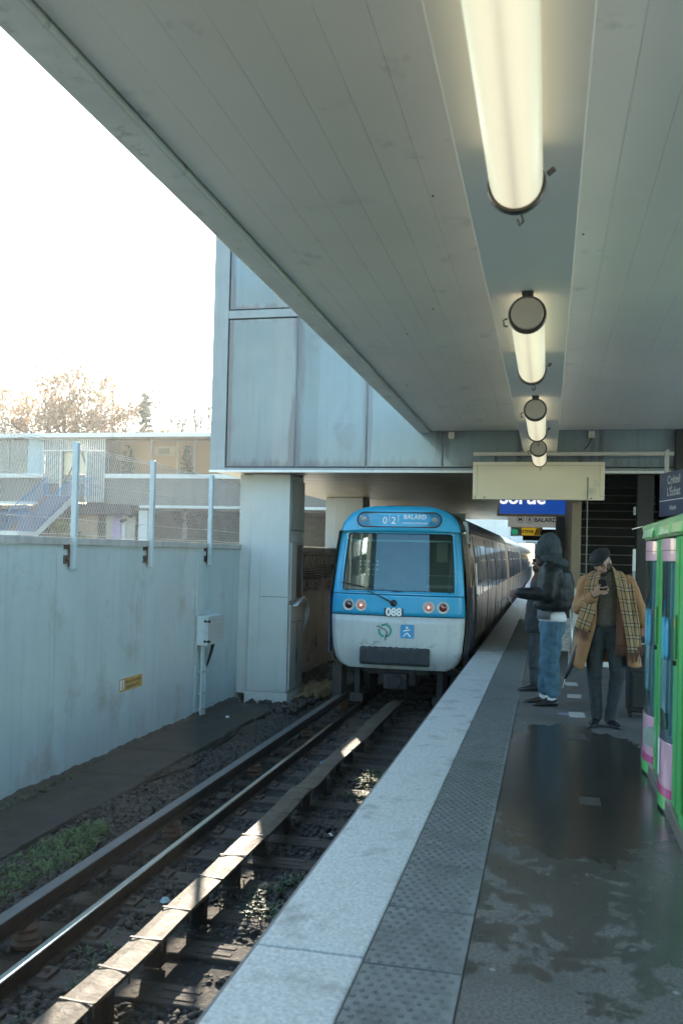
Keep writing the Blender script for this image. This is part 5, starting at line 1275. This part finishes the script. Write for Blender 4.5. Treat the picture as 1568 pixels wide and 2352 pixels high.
def fingers(b, palm, axis, across, normal, curl, L_=.075, r=.0085, thumb=1):
    # four fingers from the palm end along axis, curling towards normal; thumb from the side
    palm = Vector(palm); a = Vector(axis).normalized(); c = Vector(across).normalized(); nn = Vector(normal).normalized()
    for k, f in enumerate((.92,1.05,1.0,.8)):
        p = palm+a*.045+c*(.030-.020*k); pts = [p]; d = a.copy()
        for sgm, cr in ((.45,curl),(.32,curl*1.2),(.26,curl)):
            d = (d*math.cos(cr)+nn*math.sin(cr)).normalized(); nn2 = nn; p = p+d*L_*f*sgm; pts.append(p)
            nn = (nn2-d*nn2.dot(d)).normalized()
        nn = Vector(normal).normalized()
        for i in range(3): b.cap(pts[i], pts[i+1], r*(1-.1*i), r*(.92-.1*i), 8)
    t0 = palm-a*.02+c*.035*thumb; t1 = t0+a*.035+c*.02*thumb+nn*.02; t2 = t1+a*.028+nn*.012
    b.cap(t0,t1,.011,.0095,8); b.cap(t1,t2,.0095,.008,8)
def palm_blob(b, palm, axis, across, normal):
    a = Vector(axis).normalized(); c = Vector(across).normalized(); p = Vector(palm)
    for k in (-1.2,-.4,.4,1.2): b.cap(p-a*.045+c*.012*k, p+a*.042+c*.020*k, .014, .012, 8)
def head(b, c, face, up=(0,0,1), s=1.):
    # face: forward vector
    f = Vector(face).normalized(); u = Vector(up); u = (u-f*u.dot(f)).normalized(); r_ = f.cross(u)
    M_ = Matrix((r_, f, u)).transposed(); c = Vector(c); rot = M_.to_euler()
    def P(x,y,z): return c+M_@Vector((x*s,y*s,z*s))
    b.ell(P(0,-.01,.03),(.076*s,.094*s,.095*s),rot); b.ell(P(0,.025,-.045),(.058*s,.065*s,.075*s),rot); b.ell(P(0,.058,-.085),(.028*s,.028*s,.022*s),rot)
    b.cap(P(0,.085,.015),P(0,.104,-.022),.010*s,.014*s,8)        # nose
    b.ell(P(0,.082,-.052),(.024*s,.012*s,.006*s),rot); b.ell(P(0,.080,-.062),(.021*s,.012*s,.007*s),rot)  # lips
    for q in (-1,1): b.ell(P(q*.077,-.012,-.005),(.012*s,.022*s,.032*s),rot); b.ell(P(q*.045,.062,-.015),(.022*s,.02*s,.018*s),rot)
    b.cap(P(-.04,.082,.032),P(.04,.082,.032),.010*s,.010*s,8)
    return P, rot
def shoe(b, heel, toe, w_=.046, h=.075):
    heel = Vector(heel); toe = Vector(toe); d = (toe-heel); L_ = d.length; d.normalize(); sd_ = Vector((-d.y,d.x,0)); rings = []
    for t, ww, hh in ((0,.55,.8),(.08,.85,1.0),(.25,.85,1.05),(.45,.9,.85),(.65,1.08,.60),(.82,.95,.46),(.95,.55,.34),(1,.2,.2)):
        p = heel+d*L_*t; rings.append([p+sd_*w_*ww*math.cos(a)+Vector((0,0,max(0,.5*h*hh*(1+math.sin(a))))) for a in np.linspace(0,2*PI,14,endpoint=False)])
    b.loft(rings); return b

# ---------------------------------------------------------------- man in the camel coat
mx, my = .565, 9.2
def man():
    b = MB()
    P, rot = head(b, (-.045,-.03,1.595), (-.30,-.80,-.45), (-.22,-.18,.95), .98)
    b.cap((.0,.02,1.47),(-.03,.0,1.56),.056,.054)
    b.cap((0,.03,1.0),(0,.03,1.38),.09,.095); b.cap((-.14,.03,1.39),(.16,.03,1.40),.05,.05)
    b.cap((-.17,.02,1.41),(-.235,.0,1.14),.045,.038); b.cap((-.235,.0,1.14),(-.12,-.21,1.285),.036,.028)
    b.cap((.19,.02,1.42),(.29,.06,1.16),.045,.038); b.cap((.29,.06,1.16),(.345,.04,.99),.036,.03)
    b.cap((-.07,.02,.95),(-.085,.0,.52),.075,.055); b.cap((-.085,.0,.52),(-.06,.03,.09),.045,.034)
    b.cap((.08,.02,.95),(.115,-.01,.52),.075,.055); b.cap((.115,-.01,.52),(.055,.02,.09),.05,.036)
    palm_blob(b, (-.095,-.245,1.315), (.75,-.2,.55), (-.5,-.1,.8), (.1,.95,.0)); fingers(b, (-.095,-.25,1.315), (.93,-.12,.25), (-.2,-.1,.95), (.1,.95,.1), .28, .07)
    palm_blob(b, (.36,.02,.95), (.1,-.1,-1), (1,0,0), (0,-1,0)); fingers(b, (.36,.02,.95), (.1,-.1,-1), (1,0,0), (0,-1,.2), .7, .07)
    body = obj('person', b, M_skin, None, mods=[('remesh',.0055),('smooth',2)]); body.location = (mx,my,0)
    tag(body, 'man in a camel coat, plaid scarf and black flat cap looking down at his phone', 'person')
    # beard, cap
    h = MB(); h.ell(P(0,.055,-.085),(.045,.042,.035),rot); h.ell(P(.05,.02,-.05),(.022,.035,.05),rot); h.ell(P(-.05,.02,-.05),(.022,.035,.05),rot); h.ell(P(0,.092,-.042),(.022,.008,.006),rot)
    h.ell(P(0,-.055,.0),(.074,.055,.065),rot); obj('hair_and_beard', h, M_hair, body, mods=[('remesh',.006),('smooth',2)])
    for q in (-1,1): obj('eye', MB().ell(P(q*.030,.086,.012),(.012,.006,.006),rot), M_black, body)
    c = MB(); c.ell(P(0,-.005,.085),(.100,.125,.055),rot); c.ell(P(0,.05,.082),(.096,.085,.045),rot); c.ell(P(0,.115,.052),(.072,.055,.014),rot); c.ell(P(0,-.03,.07),(.092,.10,.05),rot)
    obj('flat_cap', c, M_cap2, body, mods=[('remesh',.007),('smooth',3)])
    # trousers
    t = MB(); t.cap((-.06,.03,.98),(.07,.03,.98),.115,.115); t.cap((-.08,.02,.93),(-.098,.0,.52),.108,.074); t.cap((-.098,.0,.52),(-.065,.03,.085),.073,.051); t.cap((.085,.02,.93),(.125,-.02,.52),.108,.076); t.cap((.125,-.02,.52),(.06,.02,.075),.075,.051)
    obj('trousers', t, M_trou, body, mods=[('remesh',.009),('smooth',4),('disp',.016,.07)])
    s = MB(); s.loft([[(ax+rx*math.cos(a),.03+ry*math.sin(a),z) for a in np.linspace(0,2*PI,24,endpoint=False)] for z,rx,ry,ax in ((.965,.155,.125,0),(1.0,.165,.135,0),(1.15,.160,.13,0),(1.32,.175,.135,0),(1.44,.14,.11,0),(1.50,.075,.075,0),(1.545,.066,.066,-.01))])
    obj('sweater', s, M_sweat, body, mods=[('subsurf',1),('disp',.010,.06)], smooth=True)
    # coat: open front - left and right panels plus back and sleeves
    def panel(front, back, name, inner, zs):
        pass
    coat = MB()
    cols = []
    zl = [1.49,1.47,1.40,1.25,1.10,.95,.80,.67,.60]
    # ring angle from the (screen) left front edge round the back to the right front edge; x<0 is screen left
    Lx = {1.49:-.07,.60:-.205,1.47:-.10,1.40:-.12,1.25:-.10,1.10:-.085,.95:-.105,.80:-.145,.67:-.19}; Rx = {1.49:.07,.60:.205,1.47:.10,1.40:.12,1.25:.13,1.10:.14,.95:.16,.80:.18,.67:.20}
    OutL = {1.49:-.10,.60:-.35,1.47:-.15,1.40:-.21,1.25:-.225,1.10:-.235,.95:-.265,.80:-.30,.67:-.335}; OutR = {1.49:.11,.60:.36,1.47:.16,1.40:.22,1.25:.235,1.10:.25,.95:.28,.80:.32,.67:.345}
    FY = {1.49:-.02,.60:-.125,1.47:-.06,1.40:-.09,1.25:-.12,1.10:-.125,.95:-.125,.80:-.125,.67:-.125}; BY = {1.49:.10,.60:.25,1.47:.11,1.40:.16,1.25:.19,1.10:.19,.95:.20,.80:.22,.67:.24}
    rows = []
    for z in zl:
        a, bb, l, r_, f, bk = Lx[z], Rx[z], OutL[z], OutR[z], FY[z], BY[z]; dz = .04 if z < .7 else 0
        rows.append([(a,f,z-.055 if z<.7 else z),(a*.6+l*.4,f-.012,z-.035 if z<.7 else z),(l*.85,f*.8,z),(l,.02,z+dz*.3),(l*.85,bk*.75,z),(l*.4,bk,z),(r_*.4,bk,z),(r_*.85,bk*.75,z),(r_,.02,z),(r_*.85,f*.8,z),(bb*.6+r_*.4,f-.012,z),(bb,f,z)])
    coat.loft(rows, cap=False, closed=False)
    obj('coat', coat, M_camel, body, smooth=True, mods=[('subsurf',2),('solid',.014),('disp',.014,.09)], fixn=False)
    sl = MB(); sl.ell((-.175,.03,1.415),(.085,.09,.065)); sl.cap((-.19,.02,1.385),(-.245,.0,1.15),.083,.075); sl.cap((-.245,-.0,1.15),(-.14,-.18,1.262),.075,.058)
    obj('sleeve', sl, M_camel, body, mods=[('remesh',.008),('smooth',3),('disp',.014,.06)])
    sl = MB(); sl.ell((.185,.03,1.425),(.085,.09,.065)); sl.cap((.205,.02,1.395),(.31,.06,1.16),.083,.074); sl.cap((.31,.06,1.16),(.35,.045,1.02),.074,.06)
    obj('sleeve', sl, M_camel, body, mods=[('remesh',.008),('smooth',3),('disp',.014,.06)])
    b_ = MB()
    for x,z in ((-.105,1.09),(-.145,.93)): b_.ell((x-.01,-.152,z),(.011,.005,.011),n=10,m=6)
    for k in range(3): b_.ell((-.175+.018*k,-.185-.012*k,1.19+.014*k),(.009,.006,.009),n=8,m=6)
    obj('buttons', b_, M_black, body)
    cf = MB(); cf.cap((-.138,-.185,1.268),(-.122,-.205,1.286),.044,.040); obj('dark_cuff', cf, M_black, body)
    # scarf lengths
    strip('plaid_scarf', [(.02,.10,1.49),(-.08,.06,1.535),(-.115,-.07,1.49),(-.145,-.155,1.38),(-.15,-.175,1.26),(-.17,-.185,1.15),(-.215,-.175,1.02),(-.235,-.175,.955)], [(.05,.10,.07),(.10,.06,.05),(.12,.0,.03),(.135,0,.0),(.13,0,.0),(.13,0,-.03),(.125,0,-.05),(.12,0,-.055)], M_plaid, body)
    fringe('fringe', (-.235,-.175,.95), (.12,0,-.055), (-.1,0,-1), .10, body)
    strip('plaid_scarf', [(.0,.11,1.50),(.07,.07,1.555),(.105,-.05,1.52),(.135,-.135,1.40),(.165,-.165,1.22),(.205,-.17,1.0),(.235,-.17,.84),(.245,-.17,.745)], [(.06,.10,-.03),(.10,.05,-.07),(.11,0,-.05),(.11,0,-.02),(.10,0,-.01),(.09,0,0),(.088,0,0),(.088,0,0)], M_plaid, body)
    fringe('fringe', (.245,-.17,.745), (.10,0,0), (.08,0,-1), .10, body)
    strip('plaid_scarf', [(.21,-.10,1.40),(.24,-.14,1.2),(.275,-.15,1.0),(.295,-.15,.80)], [(.06,0,0),(.06,0,0),(.06,0,0),(.06,0,0)], M_plaid, body)
    fringe('fringe', (.297,-.15,.80), (.07,0,0), (.02,0,-1), .09, body, 10)
    strip('scarf_reverse', [(.115,-.10,1.42),(.125,-.135,1.25),(.135,-.145,1.05),(.14,-.145,.86),(.14,-.145,.80)], [(.04,0,0),(.06,0,0),(.085,0,0),(.10,0,0),(.105,0,0)], M_lining, body)
    fringe('fringe', (.14,-.147,.80), (.10,0,0), (0,0,-1), .10, body)
    sh = MB(); shoe(sh, (-.055,.07,.005), (-.135,-.15,.005)); obj('shoe', sh, M_shoe, body, smooth=True, mods=[('subsurf',1)])
    sh = MB(); shoe(sh, (.04,.08,.005), (.145,-.145,.005)); obj('shoe', sh, M_shoe, body, smooth=True, mods=[('subsurf',1)])
    ph = obj('phone', MB().obox((0,0,0),(.072,.010,.14),(-.8,.0,.12)), mat('black_phone', (.01,.01,.012), .15), None, .006); ph.location = (mx-.045,my-.225,1.385)
    tag(ph, 'black phone held up in the hand of the man in the camel coat', 'phone')
    um = empty('umbrella', (mx-.30,my-.06,.70)); M_um = mat('black_umbrella_cloth', (.010,.012,.015), .45, var=.2)
    u = MB(); pts = [(.115,.02,.30),(.05,.01,.08),(.02,0,.0),(-.045,-.02,-.17),(-.075,-.03,-.25)]; u.tube(pts,[.022,.034,.036,.022,.010],10); obj('folded_canopy', u, M_um, um, smooth=True, mods=[('disp',.008,.03)])
    u = MB(); u.tube([(-.075,-.03,-.25),(-.097,-.038,-.34)], [.005,.0035], 6); obj('tip', u, M_steel, um); u = MB(); u.tube([(.115,.02,.30),(.16,.03,.44)], .009, 6); obj('handle', u, M_black, um)
    tag(um, 'folded black umbrella hanging point down below the camel coat', 'umbrella')
man()

# ---------------------------------------------------------------- hooded person
hx, hy = .03, 10.3
def hooded():
    b = MB(); P, rot = head(b, (-.055,.0,1.71), (-.97,.15,-.12), (0,0,1), 1.)
    b.cap((.0,0,1.55),(-.02,0,1.66),.06,.055); b.cap((.03,0,1.0),(.04,0,1.45),.13,.15); b.cap((.04,-.16,1.50),(.05,.16,1.50),.06,.06)
    b.cap((.0,-.19,1.48),(-.03,-.21,1.22),.05,.042); b.cap((-.03,-.21,1.22),(-.33,-.16,1.235),.04,.03)
    b.cap((.04,.19,1.48),(.06,.21,1.2),.05,.042); b.cap((.06,.21,1.2),(-.12,.18,1.1),.04,.03)
    b.cap((.03,-.08,.95),(.02,-.09,.52),.085,.06); b.cap((.02,-.09,.52),(.05,-.09,.09),.055,.04); b.cap((.03,.09,.95),(-.0,.09,.52),.085,.06); b.cap((.0,.09,.52),(-.04,.10,.09),.055,.04)
    palm_blob(b, (-.385,-.15,1.232), (-1,.1,-.05), (0,.3,.95), (0,1,-.3)); fingers(b, (-.385,-.15,1.228), (-1,.1,-.25), (0,.3,.95), (.2,.6,-.75), .55, .07)
    body = obj('person', b, M_skin2, None, mods=[('remesh',.006),('smooth',2)]); body.location = (hx,hy,0)
    tag(body, 'hooded person in a black leather jacket and loose blue jeans facing the train', 'person')
    h = MB(); h.ell((-.01,0,1.785),(.12,.115,.135),(0,-.35,0)); h.ell((-.085,0,1.735),(.085,.115,.12),(0,.25,0)); h.ell((.03,0,1.70),(.10,.115,.12)); h.ell((-.01,0,1.615),(.12,.13,.06),(0,.25,0)); h.ell((.08,0,1.575),(.12,.15,.07))
    obj('hood', h, M_hood, body, mods=[('remesh',.009),('smooth',4),('disp',.016,.07)])
    g_ = MB(); g_.ell((-.13,.02,1.655),(.035,.075,.045)); g_.ell((-.10,0,1.58),(.055,.08,.05)); obj('dark_beard', g_, M_hair, body, mods=[('remesh',.007),('smooth',2)])
    j = MB(); j.loft([[(ax+rx*math.cos(a),ry*math.sin(a),z) for a in np.linspace(0,2*PI,26,endpoint=False)] for z,rx,ry,ax in ((1.045,.15,.19,.035),(1.06,.175,.21,.04),(1.09,.195,.225,.045),(1.20,.21,.235,.055),(1.35,.205,.235,.065),(1.47,.18,.225,.055),(1.54,.135,.17,.035),(1.60,.10,.12,.01))])
    j.ell((.02,-.17,1.48),(.12,.10,.10)); j.ell((.04,.17,1.48),(.12,.10,.10)); j.cap((.005,-.20,1.45),(-.02,-.225,1.23),.098,.088); j.cap((-.02,-.225,1.235),(-.30,-.165,1.235),.085,.064); j.cap((.05,.20,1.45),(.06,.22,1.2),.098,.085); j.cap((.06,.22,1.2),(-.10,.185,1.1),.082,.062)
    obj('leather_jacket', j, M_leather, body, mods=[('remesh',.010),('smooth',4),('disp',.020,.10),('smooth',1)])
    c = MB(); c.cap((-.295,-.165,1.235),(-.325,-.16,1.236),.062,.056); c.cap((-.13,.16,1.1),(-.11,.17,1.1),.05,.05); obj('cuff', c, M_black, body)
    t = MB(); t.loft([[(.035+rx*math.cos(a),ry*math.sin(a),z) for a in np.linspace(0,2*PI,24,endpoint=False)] for z,rx,ry in ((.925,.152,.17),(.935,.157,.175),(1.07,.150,.165))]); obj('white_shirt', t, M_tee, body, smooth=True, mods=[('subsurf',1),('disp',.012,.05)])
    t = MB(); t.loft([[(.035+rx*math.cos(a),ry*math.sin(a),z) for a in np.linspace(R(150),R(262),14)] for z,rx,ry in ((.955,.166,.185),(1.07,.158,.175))], cap=False, closed=False); obj('grey_undershirt', t, mat('grey_jersey', (.11,.12,.13), .9), body, smooth=True, mods=[('solid',.006)], fixn=False)
    q = MB(); q.loft([[(.035+rx*math.cos(a),ry*math.sin(a),z) for a in np.linspace(0,2*PI,22,endpoint=False)] for z,rx,ry in ((.80,.135,.165),(.88,.145,.175),(.96,.138,.16))]); q.cap((.035,-.075,.86),(.02,-.09,.50),.125,.105); q.cap((.02,-.09,.50),(.055,-.095,.175),.100,.085); q.cap((.03,.075,.86),(.0,.09,.50),.12,.10); q.cap((.0,.09,.50),(-.03,.10,.17),.098,.082)
    obj('jeans', q, M_jean, body, mods=[('remesh',.010),('smooth',4),('disp',.030,.10),('smooth',1)])
    k = MB(); k.cap((.045,-.09,.15),(.045,-.09,.07),.048,.046); k.cap((-.045,.10,.15),(-.045,.10,.07),.046,.044); obj('socks', k, M_tee, body)
    s = MB(); shoe(s, (.115,-.10,.004), (-.165,-.12,.004), .05, .078); obj('shoe', s, M_shoe, body, smooth=True, mods=[('subsurf',1)]); s = MB(); shoe(s, (.02,.10,.004), (-.265,.10,.004), .05, .078); obj('shoe', s, M_shoe, body, smooth=True, mods=[('subsurf',1)])
    b_ = MB(); b_.tube([(-.435,-.16,1.20),(-.42,-.165,1.15),(-.385,-.17,1.10),(-.35,-.17,1.06)], .0028, 5); o = obj('cord', b_, M_tee); o.location = (hx,hy,0)
    tag(o, 'thin white cord dangling from the hooded person\'s hand', 'cord')
hooded()

# ---------------------------------------------------------------- person half hidden behind
qx, qy = -.125, 11.35
def behind():
    b = MB(); P, rot = head(b, (.05,0,1.585), (-.98,-.1,-.10), (0,0,1), .98)
    b.cap((.08,0,1.42),(.08,0,1.53),.055,.052); b.cap((.05,0,.95),(.09,0,1.34),.12,.13); b.cap((.09,-.14,1.38),(.09,.14,1.38),.055,.055)
    for s_ in (-1,1):
        b.cap((.09,s_*.17,1.36),(.08,s_*.20,1.1),.045,.04); b.cap((.08,s_*.20,1.1),(.05,s_*.16,.92),.036,.03); palm_blob(b,(.04,s_*.15,.85),(-.2,0,-.9),(0,1,0),(-1,0,0)); fingers(b,(.04,s_*.15,.85),(-.2,0,-.9),(0,1,0),(-.8,0,.5),.5,.065)
    b.cap((.03,-.08,.88),(.0,-.09,.48),.08,.058); b.cap((.0,-.09,.48),(.0,-.09,.09),.052,.038); b.cap((.03,.08,.88),(.06,.09,.48),.08,.058); b.cap((.06,.09,.48),(.09,.09,.09),.052,.038)
    body = obj('person', b, M_skin2, None, mods=[('remesh',.006),('smooth',2)]); body.location = (qx,qy,0)
    tag(body, 'person in dark clothes and glasses mostly hidden behind the hooded person', 'person')
    h = MB(); h.ell((.085,0,1.645),(.10,.088,.075)); h.ell((.125,0,1.59),(.085,.085,.10)); obj('hair', h, M_hair, body, mods=[('remesh',.007),('smooth',2)])
    g_ = MB(); g_.obox((-.045,-.02,1.60),(.02,.14,.035),(0,.1,0)); g_.obox((.015,-.078,1.603),(.12,.008,.012)); obj('dark_glasses', g_, M_black, body, .005)
    g_ = MB(); g_.ell((-.01,0,1.50),(.045,.06,.05)); obj('dark_beard', g_, M_hair, body, mods=[('remesh',.006),('smooth',2)])
    s = MB(); s.loft([[(.06+rx*math.cos(a),ry*math.sin(a),z) for a in np.linspace(0,2*PI,20,endpoint=False)] for z,rx,ry in ((1.16,.13,.14),(1.25,.15,.16),(1.38,.125,.14),(1.45,.085,.085))]); obj('rust_scarf', s, M_rust, body, smooth=True, mods=[('subsurf',1),('disp',.02,.05)])
    j = MB(); j.loft([[(ax+rx*math.cos(a),ry*math.sin(a),z) for a in np.linspace(0,2*PI,24,endpoint=False)] for z,rx,ry,ax in ((.72,.155,.20,.02),(.85,.165,.205,.03),(1.1,.155,.20,.05),(1.32,.15,.20,.08),(1.40,.11,.15,.09))])
    for s_ in (-1,1): j.ell((.09,s_*.16,1.35),(.09,.085,.08)); j.cap((.09,s_*.18,1.33),(.08,s_*.205,1.1),.075,.068); j.cap((.08,s_*.205,1.1),(.05,s_*.165,.94),.066,.05)
    obj('dark_coat', j, M_dcoat, body, mods=[('remesh',.010),('smooth',3),('disp',.02,.08)])
    t = MB(); t.cap((.03,-.08,.86),(-.005,-.09,.48),.095,.078); t.cap((-.005,-.09,.48),(.0,-.09,.13),.076,.062); t.cap((.03,.08,.86),(.06,.09,.48),.095,.078); t.cap((.06,.09,.48),(.09,.09,.13),.076,.062); obj('trousers', t, M_trou, body, mods=[('remesh',.010),('smooth',3),('disp',.02,.08)])
    s = MB(); shoe(s, (.06,-.09,.004), (-.20,-.10,.004), .05, .085); obj('shoe', s, M_shoe, body, smooth=True, mods=[('subsurf',1)]); s = MB(); shoe(s, (.16,.09,.004), (-.10,.09,.004), .05, .085); obj('shoe', s, M_shoe, body, smooth=True, mods=[('subsurf',1)])
behind()

# ================================================================== HAZE volume added to give the lens veil towards the low sun
hz = bpy.data.materials.new('pale_veil'); hz.use_nodes = True; n = hz.node_tree.nodes; n.remove(n['Principled BSDF'])
pv = n.new('ShaderNodeVolumePrincipled'); pv.inputs['Color'].default_value = (.95,.96,.95,1); pv.inputs['Density'].default_value = .0009; pv.inputs['Anisotropy'].default_value = .5
hz.node_tree.links.new(pv.outputs[0], n['Material Output'].inputs['Volume'])
stuff(obj('added_haze', MB().box(-75,75,-60,110,-2.4,40), hz))
